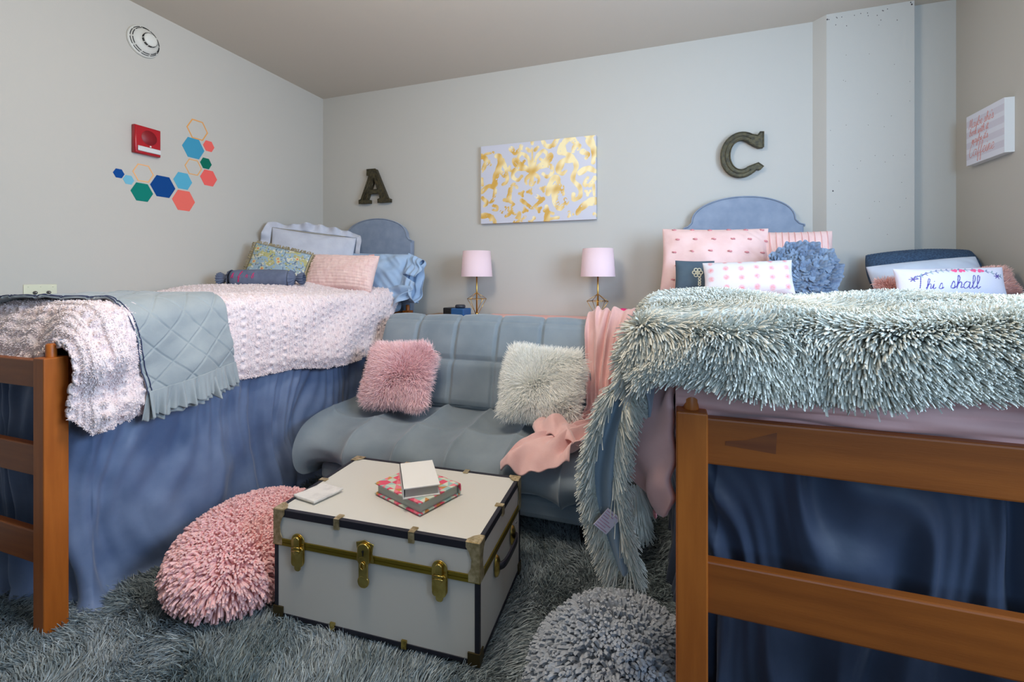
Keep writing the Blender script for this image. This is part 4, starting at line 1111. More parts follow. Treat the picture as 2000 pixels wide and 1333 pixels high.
    for x in (.098, .612):
        l = empty('latch', (x, -.006, zs + .006), None, None); l.parent = e
        def P_(nm, lp, z0, dep, dy, bev=.0015, m=M['brass']): return plate(nm, lp, dep, m, l, bev, Matrix.Translation((0, -dy, z0)) @ B0, 2)
        P_('back_plate', [rr_(.052, .112, .0255)], -.022, .004, .001)
        P_('lower_plate', [rr_(.046, .066, .012)], -.040, .007, .004)
        P_('bolt', [rr_(.024, .060, .0118)], -.002, .010, .008, .003)
        for zz in (-.006, -.017): fast('bolt_bar', *tube_geo([(-.016, -.013, zz), (.016, -.013, zz)], .0026, 8), M['brass'], l)
        P_('tab', [rr_(.024, .030, .010)], -.074, .005, .003)
    k_ = empty('lock', (.352, -.006, zs + .020), None, None); k_.parent = e
    def K_(nm, lp, z0, dep, dy, bev=.0015, m=M['brass']): return plate(nm, lp, dep, m, k_, bev, Matrix.Translation((0, -dy, z0)) @ B0, 2)
    K_('back_plate', [[(-.030, .030), (-.016, .034), (0, .040), (.016, .034), (.034, .030), (.030, .014), (.028, 0), (.034, -.018), (.034, -.030), (-.030, -.030), (-.026, -.012), (-.024, 0), (-.028, .016)]], 0, .004, .001)
    K_('lock_case', [rr_(.044, .072, .021)], -.004, .009, .006, .003)
    K_('hasp', [rr_(.032, .078, .012)], -.048, .008, .007, .002)
    K_('hasp_tip', [rr_(.040, .040, .0195)], -.088, .009, .007, .003)
    K_('keyhole', [[(.004 * math.cos(a), .008 + .004 * math.sin(a)) for a in np.linspace(0, 2 * PI, 14)[:-1]]], 0, .002, .0110, .0, M['hole'])
    K_('keyhole_slot', [[(-.0015, -.006), (.0015, -.006), (.0015, .008), (-.0015, .008)]], 0, .002, .0112, .0, M['hole'])
    fast('staple_ring', *tube_geo([(.007 * math.cos(a), -.014, -.036 + .011 * math.sin(a)) for a in np.linspace(0, 2 * PI, 16)[:-1]], .0022, 6, True), M['brass'], k_)
    # side handle
    hd = empty('side_handle', (w + .004, d / 2 + .01, zs - .052), None, None); hd.parent = e
    ya = -.088; yb = .098
    hx = smooth_path([(.006, ya, 0), (.022, ya + .02, .004), (.026, 0, .006), (.022, yb - .02, .004), (.006, yb, 0)], 8)
    g = []
    P = np.stack([hx + np.array([0, 0, .012]), hx - np.array([0, 0, .012])], 0)
    sheet('leather_strap', np.transpose(P, (1, 0, 2)), M['tblack'], hd, .006)
    for yy in (ya, yb):
        v, q, t = lathe_geo([(0, .013), (.012, .012), (.019, .007), (.021, 0)], 20, 'x'); v = v * np.array([1, .95, 1.75]); 
        fast('handle_cap', v + np.array([0, yy, 0]), q, t, M['brass'], hd)
    for yy in (.165, .172):
        for zz in (.010, -.018, .075, .060):
            v, q, t = lathe_geo([(0, .004), (.003, .003), (.0035, 0)], 8, 'x'); fast('rivet', v + np.array([-.004, yy, zz]), q, t, M['metal'], hd)
            break
trunk()
TA = math.radians(3.1)
ZT = .030 + .358 + .0055

# patterned book box and white box
def box_book(name, loc, rz, w, d, h, lab, patterned, cat='book box'):
    e = empty(name, loc, lab, cat, rz=rz)
    c = .004; ov = .005
    if patterned:
        def cover(nm, z0, z1):
            n, k = 120, 90
            X = np.linspace(-w / 2 - ov, w / 2 + ov, n)[:, None] * np.ones((1, k)); Y = np.ones((n, 1)) * np.linspace(-d / 2 - ov, d / 2 + ov, k)[None]
            p = Paint(X, Y, (206, 214, 196)); r = np.random.default_rng(14); s = .026
            i = np.floor(X / s).astype(int); j = np.floor(Y / s).astype(int); fx = X / s - i; fy = Y / s - j
            for a in range(-6, 7):
                for b in range(-6, 7):
                    m_ = (i == a) & (j == b)
                    tri = (fx + fy < 1) if (a + b) % 2 else (fx > fy)
                    cols = [(222, 84, 112), (158, 190, 186), (212, 218, 200), (198, 138, 76), (232, 128, 142), (196, 208, 192)]
                    p.C[m_ & tri] = lin(cols[r.integers(6)]); p.C[m_ & ~tri] = lin(cols[r.integers(6)])
            V = []; 
            T_ = np.stack([X, Y, np.full(X.shape, z1)], -1); B_ = np.stack([X, Y, np.full(X.shape, z0)], -1)
            ring = np.concatenate([np.arange(n) * k, (n - 1) * k + np.arange(1, k), (n - 2 - np.arange(n - 1)) * k + k - 1, np.arange(k - 2, 0, -1)])
            r2 = np.roll(ring, -1); o_ = n * k
            F = np.concatenate([gfaces(n, k), gfaces(n, k)[:, ::-1] + o_, np.stack([ring, ring + o_, r2 + o_, r2], 1)])
            C_ = p.C.reshape(-1, 3)
            fast(nm, np.concatenate([T_.reshape(-1, 3), B_.reshape(-1, 3)]), F, None, M['pattern'], e, False, {'col': np.concatenate([C_, C_])})
        cover('lower_cover', 0, c); cover('upper_cover', h - c, h)
        n = 60
        X = np.full((n, 12), w / 2 + ov); Y = np.linspace(-d / 2 - ov, d / 2 + ov, n)[:, None] * np.ones((1, 12)); Z = np.ones((n, 1)) * np.linspace(0.001, h - .001, 12)[None]
        X = X + .003 * np.sin(Z / h * PI); C_ = np.where((np.floor(Y / .026 + Z / .03) % 2 == 0)[..., None], lin((214, 70, 104)), lin((176, 190, 178)))
        X, Y = Y * w / d, (d / 2 + ov) + .003 * np.sin(Z / h * PI)
        sheet('spine', np.stack([X, Y, Z], -1), M['pattern'], e, .003, {'col': C_.reshape(-1, 3)})
        box('page_block', (-w / 2 + .003, -d / 2 + .003, c), (w / 2 - .003, d / 2, h - c), M['pages'], e, .001)
    else:
        box('lower_cover', (-w / 2, -d / 2, 0), (w / 2, d / 2, c), M['paper'], e, .0008)
        box('upper_cover', (-w / 2, -d / 2, h - c), (w / 2, d / 2, h), M['paper'], e, .0008)
        box('spine', (-w / 2, -d / 2, 0), (-w / 2 + .004, d / 2, h), M['paper'], e, .0008)
        box('page_block', (-w / 2 + .008, -d / 2 + .006, c), (w / 2 - .006, d / 2 - .004, h - c), M['paperg'], e, .0008)
    return e
box_book('patterned_book_box', (-.862, 1.440, ZT), math.radians(-19), .235, .175, .040, 'pink green and brown geometric patterned book box on the trunk', True)
box_book('white_book_box', (-.856, 1.440, ZT + .0405), math.radians(36), .124, .215, .036, 'plain white book box lying on the patterned one', False)

# folded marble-look coaster sheet
n, k = 60, 50
u = np.linspace(-1, 1, n)[:, None]; v = np.linspace(-1, 1, k)[None]
P = np.stack([.052 * u * (1 + 0 * v) + .006 * v, .058 * v + 0 * u, .009 + .0003 * Nz(3, 3, 5)(u, v) + .006 * np.clip(u * v - .5, 0, 1)], -1)
o = sheet('marble_coaster', P, M['marble'], None, .008); o.location = (-1.198, 1.325, ZT); o.rotation_euler = (0, 0, math.radians(-8))
tag(o, 'thin white marble coaster near the left edge of the trunk', 'coaster')

# ------------------------------------------------------------------ rug
def rug():
    x0, x1, y0, y1 = -2.62, 1.40, .35, 2.75
    e = box('shag_rug', (x0, y0, 0.0), (x1, y1, .010), M['rugb'], None, .004)
    tag(e, 'thick grey green shag rug covering the floor under the trunk', 'rug')
    r = np.random.default_rng(21); N = 165000
    # denser towards the front of the rug that the room view shows
    x = r.uniform(-2.35, .40, N); y = r.uniform(.62, 2.35, N)
    keep = r.random(N) < np.where(y < 1.5, 1.0, .55)
    keep &= ~((x > .12) & (y > 1.1))
    x = x[keep]; y = y[keep]; n = len(x)
    pos = np.stack([x, y, np.full(n, .008)], 1)
    fl = np.stack([Nz(1, 7, 8)(x, y), Nz(2, 7, 8)(x, y), np.full(n, .0)], 1) * .9 + np.stack([Nz(3, 30, 8)(x, y), Nz(4, 30, 8)(x, y), np.zeros(n)], 1) * .5
    strands('rug_pile', pos, np.tile([0, 0, .6], (n, 1)), .042, .0016, M['rug'], e, droop=.22, jit=.30, segs=3, tip=.45, seed=4, flow=fl, zmin=.008)
rug()

# ------------------------------------------------------------------ floor cushions with mop pile
def mop(name, c, a, b, hh, rz, m, lab, cnt, ln, rad, seed, tiltx=0, tilty=0):
    n, k = 70, 40
    th = np.linspace(0, 2 * PI, n)[:, None]; ph = np.linspace(-PI / 2 * .75, PI / 2, k)[None]
    cp = np.cos(ph) ** .75
    P = np.stack([a * cp * np.cos(th), b * cp * np.sin(th), hh * np.sin(ph) * np.ones_like(th)], -1)
    Mx = Matrix.Translation(c) @ Matrix.Rotation(rz, 4, 'Z') @ Matrix.Rotation(tiltx, 4, 'X') @ Matrix.Rotation(tilty, 4, 'Y')
    W_ = world_grid(P, Mx); W_[..., 2] = np.maximum(W_[..., 2], .034)
    W_ = W_ - np.array(c)
    o = fast(name, W_.reshape(-1, 3), gfaces(n, k), None, m); o.location = c
    tag(o, lab, 'floor cushion', 'mop-pile floor cushions')
    wt = 1.0 * (P[..., 2] > -hh * .5)
    pos, nn = sample(W_, cnt, seed, wt)
    if (nn * pos).sum() < 0: nn = -nn
    strands('mop_pile', pos, nn, ln, rad, m, o, droop=.28, jit=.28, segs=3, sides=4, tip=.8, seed=seed,
            flow=np.stack([Nz(seed, 9, 6)(pos[:, 0], pos[:, 1]), Nz(seed + 1, 9, 6)(pos[:, 0], pos[:, 1]), 0 * pos[:, 0]], 1) * .35, zmin=.03 - c[2])
    return o
mop('pink_floor_cushion', (-1.55, 1.375, .125), .225, .305, .105, math.radians(10), M['pinkmop'], 'pink mop-pile floor cushion between the left bed and the trunk', 6800, .038, .0050, 61, tilty=math.radians(10))
mop('grey_floor_cushion', (-.125, 1.21, .105), .21, .235, .15, 0, M['greymop'], 'round grey mop-pile floor cushion beside the right bed post', 5600, .036, .0054, 71)

# ------------------------------------------------------------------ right bed: comforter and shag throw
RTOP = 1.075
def right_cover():
    n, k = 300, 320
    y = np.linspace(1.0, 2.98, n)[:, None] * np.ones((1, k)); t = np.ones((n, 1)) * np.linspace(0, 1, k)[None]
    hem = np.interp(y[:, 0], [1.0, 1.04, 1.12, 1.24, 1.38, 1.6, 2.0, 2.5, 2.98], [.70, .64, .61, .60, .60, .60, .58, .60, .66])[:, None] + .012 * Nz(45, 9, 6)(y, 0 * y)
    flat = .92; r = .06; tot = flat + (RTOP - hem); s = t * tot
    over = np.clip(s - flat, 0, None); a = np.clip(over / (r * 1.4), 0, 1) * PI / 2
    X = .97 - np.minimum(s, flat) - r * np.sin(a); h = np.clip(over - r * 1.4, 0, None)
    Z = RTOP - r * (1 - np.cos(a)) - h
    H = RTOP - hem - r * 1.4
    q = np.clip(h / H, 0, 1)
    near = np.clip((1.75 - y) / .6, 0, 1)
    bell = np.sin(np.clip(q, 0, 1) ** 1.25 * PI * .93) * (.030 + .065 * near) * np.clip((y - .995) / .13, 0, 1) ** .7 + .01 * q
    X = X + .030 * np.clip((1.10 - y) / .10, 0, 1) * (over > 0)
    X = X - .010 * np.sin(y * 75 + 6 * q) * np.clip(1 - q, 0, 1) * np.clip((1.5 - y) / .3, 0, 1) * (over > .03)
    X = X - bell * (.35 + .65 * near) - .02 * Nz(46, 13, 7)(y, Z) * q - .012 * Nz(47, 40, 8)(y + .4 * Z, Z * .5) * np.sqrt(q)
    top = over <= 0
    P = np.stack([X, y, Z + top * (.010 * Nz(48, 7, 7)(X, y))], -1)
    fo = np.clip((1.06 - y) / .05, 0, 1)
    P[..., 2] -= fo ** 2 * .05 * top
    o = sheet('rose_comforter', P, M['comf'], None, .012, flip=gnormals(P)[n // 2, 10, 2] < 0)
    tag(o, 'rose cotton comforter with small tufts covering the right bed', 'comforter')
    # foot end hangs behind the top rail
    m1, m2 = 240, 40
    x = np.linspace(.01, .97, m1)[:, None]; t = np.linspace(0, 1, m2)[None]
    Z = RTOP - .01 - .24 * t + 0 * x
    Y = 1.008 - .030 * np.sin(np.clip(t * 1.2, 0, 1) * PI) + .011 * Nz(49, 12, 8)(x + t * .25, t * 1.0) + .010 * Nz(50, 26, 7)(x * .6 + t * .7, t * 2.2) + 0 * x
    sheet('foot_drop', np.stack([x + 0 * t, Y, Z], -1), M['comf'], o, .004)
    def rosette(p, nrm, s, nm='tuft'):
        p = np.array(p, float); nrm = np.array(nrm, float); nrm /= np.linalg.norm(nrm)
        a = np.cross(nrm, [0, 0, 1.0]) if abs(nrm[2]) < .9 else np.cross(nrm, [0, 1.0, 0]); a /= np.linalg.norm(a); b = np.cross(nrm, a)
        th = np.linspace(0, 4.2 * PI, 44); rr = np.linspace(s, s * .15, 44)
        return tube_geo(p + nrm * .003 + (a[None] * np.cos(th)[:, None] + b[None] * np.sin(th)[:, None]) * rr[:, None], s * .16, 5)
    for x, z in ((.195, .856), (.37, .884), (.485, .870), (.60, .89)):
        i = int((x - .01) / .96 * (m1 - 1)); j = int((RTOP - .01 - z) / .24 * (m2 - 1)); j = min(max(j, 0), m2 - 1)
        fast('rose_tuft', *rosette((x, Y[i, j] - .003, z), (0, -1, 0), .012), M['rosetuft'], o)
    for yy, zz in ((1.10, .56), (1.16, .72), (1.30, .62), (1.5, .72), (1.5, .90)):
        i = int((yy - 1.0) / 1.98 * (n - 1)); j = int(np.argmin(np.abs(P[i, :, 2] - zz)))
        fast('rose_tuft', *rosette(P[i, j], (-1, -.3, 0), .012), M['rosetuft'], o)
    # pale turned-down top near the pillows with stitched tuft swirl
    a = np.linspace(1.60, 2.95, 90)[:, None]; b = np.linspace(-.055, .95, 90)[None]
    edge = np.clip((b + .055) / .09, 0, 1)
    Pz = RTOP + .010 - .065 * (1 - np.sqrt(1 - (1 - edge) ** 2)) + .006 * Nz(51, 8, 6)(a, b)
    tp = sheet('turned_top', np.stack([b + 0 * a, a + 0 * b, Pz], -1), M['comft'], o, .006, flip=gnormals(np.stack([b + 0 * a, a + 0 * b, Pz], -1))[5, 5, 2] < 0)
    tp['label'] = 'paler pink inner side turned up near the pillows'
    g = []
    r = np.random.default_rng(8)
    for path in ([(-.02, 2.40), (-.015, 2.1), (.0, 1.9), (.03, 1.8)], [(.12, 2.45), (.13, 2.2), (.17, 2.0)], [(.3, 2.4), (.4, 2.3), (.5, 2.35)]):
        q = smooth_path(path, 5)
        for x, yy in q:
            ii = int((yy - 1.60) / 1.35 * 89); jj = int((x + .055) / 1.005 * 89)
            zz = Pz[np.clip(ii, 0, 89), np.clip(jj, 0, 89)]
            g.append(tube_geo([(x - .014, yy + .004 * r.normal(), zz + .006), (x, yy, zz + .011), (x + .014, yy + .004 * r.normal(), zz + .007)], .005, 5))
    so = fast('tufted_swirl', *merge(g), M['rosetuft'], o); so['kind'] = 'stuff'
    return P
RP = right_cover()

def fur_throw():
    """cloth coordinates: u>=0 over the bed, u<0 overhang on the aisle side; v below the foot line hangs over the foot"""
    n, k = 230, 260
    yb = 1.72; y0 = .965
    v = np.linspace(y0 - .125, yb, n)             # cloth y
    U = np.zeros((n, k)); 
    over = np.interp(v, [y0 - .125, y0 - .06, y0, 1.02, 1.07, 1.13, 1.19, 1.27, 1.34, 1.46, 1.56, 1.72], [.10, .12, .15, .20, .30, .41, .44, .43, .38, .34, .22, .12])
    over = over + .012 * Nz(90, 30, 7)(v, 0 * v)
    t = np.linspace(0, 1, k)[None]
    U = .985 - t * (.985 + over[:, None])         # from right edge to overhang end
    V = v[:, None] + 0 * U
    hemw = .022 * Nz(91, 9, 6)(U, 0 * U) * np.clip((y0 - V) / .165, 0, 1)
    du = np.clip(-U, 0, None); dv = np.clip(y0 - V + hemw, 0, None)
    h = np.hypot(du, dv); ang = np.arctan2(dv, du + 1e-9)
    outS = .048 * np.sin(np.clip(h / .08, 0, 1) * PI / 2) + .10 * np.clip(h - .05, 0, .5) - .20 * np.clip(h - .42, 0, .3)
    outF = .050 * np.sin(np.clip(h / .08, 0, 1) * PI / 2) + .05 * np.clip(h - .05, 0, .3)
    ca = np.cos(ang) ** 2; out = outS * ca + outF * (1 - ca)
    drop = np.where(h < .08, .08 - np.sqrt(np.clip(.08 ** 2 - np.clip(h, 0, .08) ** 2, 0, 1)) * 1.0, 0) * .8 + np.clip(h - .08, 0, None) + .064 * (h >= .08)
    ripple = (.016 * Nz(92, 17, 7)(V, U * .5) + .012 * Nz(93, 46, 7)(V, U * .4)) * np.clip(du / .12, 0, 1)
    ripF = .014 * Nz(94, 15, 7)(U, V * .5) * np.clip(dv / .06, 0, 1)
    X = np.maximum(U, 0) - (out + ripple) * np.cos(ang) * (h > 0)
    Y = np.maximum(V, y0) - (out + ripF) * np.sin(ang) * (h > 0)
    # shift hanging part towards the corner like the photo's tail
    top = np.exp(-(h / .06) ** 2)
    Z = RTOP + .030 - drop + top * (.014 * Nz(95, 6, 6)(X, Y) + .010 * np.exp(-((Y - 1.25) / .25) ** 2))
    P = np.stack([X, Y, Z], -1)
    N = gnormals(P)
    if N[n // 2, 10, 2] < 0: fl = True; N = -N
    else: fl = False
    o = sheet('shag_throw', P, M['furb'], None, .006, flip=fl)
    tag(o, 'sage grey long-shag throw spilling over the foot and side of the right bed', 'throw blanket')
    # smooth underside shows where the hanging edge folds over
    band = 0 * V
    wt = np.clip(1 - 1.6 * band, 0, 1) * (1 + .5 * (h > 0) + 1.0 * (dv > .08))
    N_ = 165000
    pos, nn = sample(P, N_, 77, wt)
    if nn[pos[:, 2] > RTOP][:, 2].mean() < 0: nn = -nn
    x, y, z = pos.T
    fx = Nz(96, 9, 7)(x, y + z); fy = Nz(97, 9, 7)(x, y + z)
    flow = np.stack([fx * 1.3, fy * .9 - .3, Nz(98, 9, 7)(x, y + z) * .7 - .20], 1)
    strands('shag_pile', pos, nn * .85, .038, .0023, M['fur'], o, droop=.34, jit=.20, segs=3, tip=.55, seed=78, flow=flow)
    # reverse side of the folded edge
    m1, m2 = 60, 24
    a = np.linspace(0, 1, m1)[:, None]; b = np.linspace(0, 1, m2)[None]
    yc = 1.12 + .02 * a; zz = .93 - .44 * a
    xc = -.100 - .045 * np.sin(a * PI) - .0 * a
    W2 = .028 + .02 * np.sin(a * PI)
    Q = np.stack([xc + (b - .5) * W2 * 1.0, yc - .06 + .015 * np.cos((b - .5) * 5 + a * 3), zz + .01 * b], -1)
    s2 = sheet('folded_backing', Q, M['furb'], o, .004); s2['label'] = 'smooth blue grey underside showing along the folded edge'
    for side in (0, -1):
        E = Q[:, side]; r = np.random.default_rng(5 + side); i = r.uniform(0, m1 - 1.01, 1500); i0 = i.astype(int); f = (i - i0)[:, None]
        pp = E[i0] * (1 - f) + E[i0 + 1] * f
        sg = -1 if side == 0 else 1
        strands('edge_shag', pp, np.tile([sg * .75, -.45, -.3], (1500, 1)), .038, .0020, M['fur'], o, droop=.45, jit=.3, segs=3, tip=.5, seed=9 + side)
    # two pointed tails at the end
    for (tx, ty, tz, ln, sw) in ((-.090, 1.18, .67, .10, .09), (-.135, 1.13, .68, .08, .07)):
        r = np.random.default_rng(int(ln * 1000)); nn_ = 2600
        q = r.random(nn_) ** .8; th = r.uniform(0, 2 * PI, nn_); rad_ = sw / 2 * (1 - q) ** .6 * .5
        pp = np.stack([tx + .02 * q + rad_ * np.cos(th), ty + rad_ * np.sin(th) * 1.2, tz - ln * q], 1)
        dd = np.stack([np.cos(th) * .35, np.sin(th) * .35, np.full(nn_, -.9)], 1)
        strands('tail_shag', pp, dd, .042, .0021, M['fur'], o, droop=.2, jit=.15, segs=3, tip=.4, seed=33)
    lb = box('care_label', (-.018, -.001, -.026), (.018, .001, .026), M['tagw'], o, .0003)
    lb.location = (-.135, 1.045, .625); lb.rotation_euler = (.1, math.radians(38), .25)
    lb['label'] = 'small white fabric care label'
    g = []
    for zz in np.linspace(-.022, .020, 7): g.append(((-.016, -.0016, zz), (.014 - .008 * ((zz * 1000) % 2), -.0012, zz + .0018)))
    l2 = fast('label_print', *boxes_geo(g), decal('label_ink', (190, 140, 160)), lb, False)
fur_throw()
# ------------------------------------------------------------------ pillows on the right bed
def tufts(nm, par, pts, F, u, v, s=.012, m=None):
    """small raised oval tufts at (u,v) on a pillow front"""
    n, k = F.shape[:2]; r = np.random.default_rng(1)
    for a, b in pts:
        i = int(np.argmin(np.abs(u[:, 0] - a))); j = int(np.argmin(np.abs(v[0] - b))); p = F[i, j]
        g = []
        for q in range(9):
            an = r.uniform(0, PI); g.append(tube_geo([p + np.array([s * math.cos(an), .45 * s * math.sin(an), .002]), p + np.array([0, 0, .005]), p - np.array([s * math.cos(an + .4), .45 * s * math.sin(an), -.003])], s * .16, 5))
        fast(nm, *merge(g), m or M['rosetuft'], par)
sham = mat('blush_cotton', (232, 198, 192), .85, (226, 188, 182), 14, 4, bump=.3, bscale=34, bdist=.004, sheen=.2)
o, F = pillow('tufted_sham', (.235, 2.86, 1.275), (1, .0, -.03), (-.02, .30, 1), .585, .395, .15, sham,
              'large blush pillow with rows of rose tufts against the right headboard', n=100, k=80, seed=21, wr=.005,
              extra=crease(44, .004))
n_, k_ = F.shape[:2]; uu = np.sin(np.linspace(-1, 1, 100) * PI / 2)[:, None]; vv = np.sin(np.linspace(-1, 1, 80) * PI / 2)[None]
pts = [(a + (.06 if j % 2 else 0) - .02, b) for j, b in enumerate((.92, .56, .14, -.28, -.72)) for a in (-.74, -.40, -.06, .28, .60, .90)]
tufts('rose_tuft', o, pts, F, uu * np.ones((1, 80)), vv * np.ones((100, 1)))
def pleats(F, u, v):
    x = F[..., 0] / .030 + 1.4 * np.sin(v * 1.3) * .5
    F[..., 2] += .0035 * (1 - np.abs(2 * (x - np.floor(x)) - 1)) ** 4 * (np.abs(v) < .96); return F
o, F = pillow('pleated_pillow', (.645, 2.88, 1.262), (1, -.10, -.02), (.02, .30, 1), .37, .36, .17, sham,
              'blush pillow with vertical pleats beside the column', n=160, k=80, seed=24, extra=pleats)
g = []
uu1 = np.sin(np.linspace(-1, 1, 160) * PI / 2); 
for q in range(-5, 6):
    i = int(np.argmin(np.abs(F[:, 40, 0] - q * .030))); g.append(tube_geo(F[i, 4:-4] + np.array([0, 0, .002]), .0014, 5))
fast('pleat_piping', *merge(g), mat('coral_piping', (232, 168, 164), .8), o)
# slate cushion with crocheted flower
o, F = pillow('slate_cushion', (.125, 2.665, 1.178), (1, .02, -.02), (-.02, .25, 1), .205, .185, .085, M['slate'],
              'small slate cushion with a cream crocheted flower', seed=27)
g = []
for q in range(6):
    a = q * PI / 3; cx, cy = .012 + .017 * math.cos(a), .012 + .017 * math.sin(a)
    g.append(tube_geo([(cx + .0085 * math.cos(b), cy + .0085 * math.sin(b), .042) for b in np.linspace(0, 2 * PI, 13)[:-1]], .0030, 6, True))
g.append(lathe_geo([(0, .046), (.005, .045), (.006, .040)], 10)); g[-1] = (g[-1][0] + np.array([.012, .012, 0]), g[-1][1], None)
for y0 in (-.022, -.038, -.052): g.append(tube_geo([(.022 + .006 * math.cos(b), y0 + .007 * math.sin(b), .041) for b in np.linspace(0, 2 * PI, 11)[:-1]], .0026, 6, True))
fast('crocheted_flower', *merge(g), mat('cream_yarn', (216, 214, 190), .9), o)
# white dotted pillow
def dots(F, u, v):
    p = Paint(F[..., 0], F[..., 1], (208, 204, 206))
    for i, x in enumerate(np.linspace(-.168, .168, 6)):
        for j, y in enumerate((-.060, -.012, .034, .073)):
            D = np.hypot((F[..., 0] - x) * 1.0, F[..., 1] - y - .004 * ((i % 2))); w_ = np.clip(1.25 - D / (.0125 if j < 3 else .010), 0, 1)[..., None] ** .6
            n_ = np.clip(.85 + .3 * Nz(5, 500, 12)(F[..., 0], F[..., 1]), .5, 1)[..., None]
            p.C = p.C * (1 - w_ * n_) + np.array(lin((216, 138, 142))) * w_ * n_
    return p.C
o, F = pillow('dotted_lumbar_pillow', (.362, 2.525, 1.172), (1, .02, .03), (-.02, .28, 1), .415, .175, .10, M['pattern'],
              'white lumbar pillow with pink dots in the centre of the right bed', n=240, k=120, col=dots, seed=28)
# slate blue rosette pillow
def rosette_pillow():
    e = empty('rosette_pillow', (.635, 2.615, 1.185), 'slate blue satin pillow covered in ruffled rosettes', 'pillow')
    e.matrix_world = frame((.618, 2.615, 1.195), (1, -.05, 0), (0, .35, 1))
    F, B, u, v = pillow_grid(.25, .23, .11, 40, 40, .02, 3)
    fast('cushion', np.concatenate([F.reshape(-1, 3), B.reshape(-1, 3)]), np.concatenate([gfaces(40, 40), gfaces(40, 40)[:, ::-1] + 1600]), None, M['rose'], e)
    r = np.random.default_rng(12)
    cs = [(0, 0)] + [(.062 * math.cos(a), .060 * math.sin(a)) for a in np.arange(5) * 2 * PI / 5 + .3] + [(.108 * math.cos(a), .100 * math.sin(a)) for a in np.arange(10) * 2 * PI / 10]
    for i, (cx, cy) in enumerate(cs):
        g = []
        for ly in range(4):
            n_, k_ = 96, 7
            th = np.linspace(0, 2 * PI, n_)[:, None]; q = np.linspace(0, 1, k_)[None]
            R0 = (.010 + .011 * ly); R = R0 * .35 + R0 * .75 * q + .012 * q
            rf = .20 * q * np.sin(th * (3 + ly) + r.uniform(0, 6)) + .10 * q * np.sin(th * (9 + ly) + r.uniform(0, 6))
            zc = .058 * (1 - (cx ** 2 + cy ** 2) / .14 ** 2 * .55)
            Z = zc + .020 * q * (1.15 - .28 * ly) + rf * .034
            g.append((np.stack([cx + R * np.cos(th) * (1 + rf * .35), cy + R * np.sin(th) * (1 + rf * .35), Z], -1).reshape(-1, 3), gfaces(n_, k_), None))
        fast('rosette', *merge(g), M['rose'], e)
rosette_pillow()

# ------------------------------------------------------------------ low cabinet and the pile beyond the right bed
e = empty('bedside_chest', (1.24, 2.62, 0), 'chest in the far right corner buried under the pile of pillows', 'chest')
box('carcass', (-.22, -.52, .02), (.245, .48, 1.03), M['desk'], e, .004)
for i in range(3): 
    d_ = box('drawer', (-.236, -.48, .08 + i * .315), (-.219, .44, .37 + i * .315), M['desk'], e, .003)
    v, q, t = lathe_geo([(0, -.022), (.012, -.02), (.008, -.004), (.006, 0)], 12, 'x'); fast('knob', v + np.array([-.236, 0, .225 + i * .315]), q, t, M['metal'], d_)
n, k = 90, 90
a = np.linspace(0, 1, n)[:, None]; b = np.linspace(0, 1, k)[None]
P = np.stack([1.0 + .475 * a + 0 * b, 2.04 + 1.08 * b + 0 * a, 1.052 + .014 * Nz(61, 10, 7)(a, b * 2) + .02 * (a * (1 - b))], -1)
o = sheet('folded_quilt', P, mat('denim_blue_cotton', (86, 116, 150), .85, (70, 98, 132), 14, 4, bump=.3, bscale=40), None, .018); tag(o, 'denim blue folded quilt under the pillow pile in the right corner', 'quilt')
def knitx(F, u, v):
    F[..., 2] += .0025 * np.sin(F[..., 0] * 2 * PI / .013 + 2 * np.sin(F[..., 1] * 2 * PI / .02)); return F
o, F = pillow('knit_pillow', (1.245, 2.95, 1.20), (1, .0, .04), (.0, .55, 1), .49, .26, .19, M['knit'],
              'navy blue knitted pillow at the back of the corner pile', n=160, k=70, extra=knitx, seed=66, pinch=.02, rc=.16)
o = sheet('dark_blanket', np.stack([1.30 + .16 * a + 0 * b, 3.0 + .03 * b + 0 * a, 1.30 + .012 * np.sin(a * 4) - .03 * b + .03 * (a < .3) * 0], -1), M['slate'], None, .03)
bpy.data.objects.remove(o)
pw_ = mat('pale_blue_grey_cotton', (196, 206, 220), .85, (188, 198, 214), 14, 3, bump=.3, bscale=30, sheen=.15)
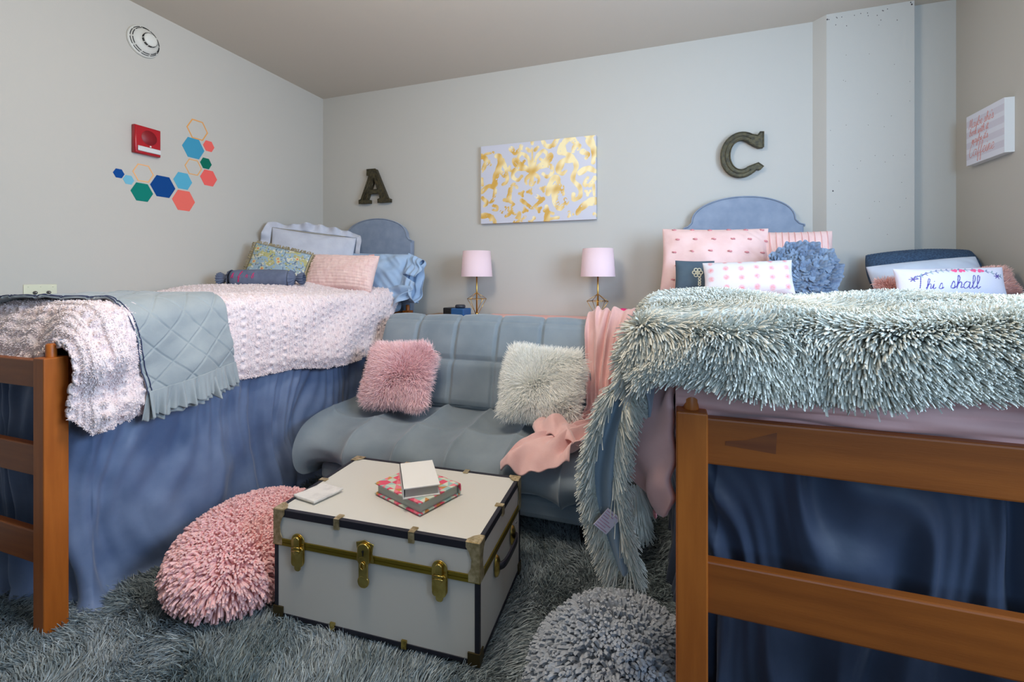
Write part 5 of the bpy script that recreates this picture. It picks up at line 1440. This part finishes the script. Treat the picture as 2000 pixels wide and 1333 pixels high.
o, F = pillow('pale_pillow', (1.165, 2.735, 1.165), (1, -.03, .11), (.0, .50, 1), .45, .20, .15, pw_,
              'pale grey blue pillow between the knitted and the lettered pillow', n=70, k=50, extra=crease(71, .005), seed=67, rc=.08)
# peach fur cushion peeking out on both sides
o = fur_cushion((1.20, 2.66, 1.125), (1, -.02, .12), (0, .6, 1), .50, mat('peach_fur', (238, 196, 186), .7, rnd=.1), mat('peach_fur_base', (230, 186, 178), .8), 'peach fur cushion peeking out on the left of the corner pile', 83, h=.13, t=.10, cnt=9000, ln=.026, name='peach_fur_cushion')
o['group'] = 'cushions in the corner pile'
def lettered(F, u, v):
    p = Paint(F[..., 0], F[..., 1], (216, 214, 226))
    ink = (78, 70, 150); dk = (92, 88, 124)
    st, _ = script_strokes('T', -.135, -.022, .030, .1)
    for q in st: p.stroke(q, .0016, ink)
    st, _ = script_strokes('hi', -.100, -.028, .022, .15)
    for q in st: p.stroke(q, .0014, ink)
    st, _ = script_strokes('s', -.060, -.028, .022, .15)
    for q in st: p.stroke(q, .0014, ink)
    st, _ = script_strokes('shall', -.022, -.026, .027, .15)
    for q in st: p.stroke(q, .0016, ink)
    r = np.random.default_rng(3)
    # garland
    q = smooth_path([(-.14, .018), (-.10, .038), (-.05, .052), (.0, .056), (.06, .056), (.12, .048), (.16, .030)], 8)
    p.stroke(q, .0009, dk)
    for i in range(0, len(q), 3):
        x, y = q[i]
        for sg in (-1, 1): p.stroke([(x, y), (x + .006, y + sg * .007)], .0022, (130, 138, 170) if i % 2 else (150, 170, 176))
    for cx, cy in ((.02, .052), (.085, .052)):
        for w_ in range(8): p.disc(cx + .012 * math.cos(w_) * 1.5, cy + .004 * math.sin(w_), .0055, (238, 92, 140))
    for cx, cy in ((-.135, .018), (.15, .028)):
        for w_ in range(6): p.stroke([(cx, cy), (cx + .013 * math.cos(w_), cy + .010 * math.sin(w_))], .0018, (96, 80, 150))
    return p.C
o, F = pillow('lettered_pillow', (1.125, 2.455, 1.142), (1, .0, .015), (.0, .25, 1), .385, .155, .11, M['pattern'],
              'white pillow with blue script lettering and pink flowers in the right corner', n=330, k=150, col=lettered, seed=72, wr=.002)
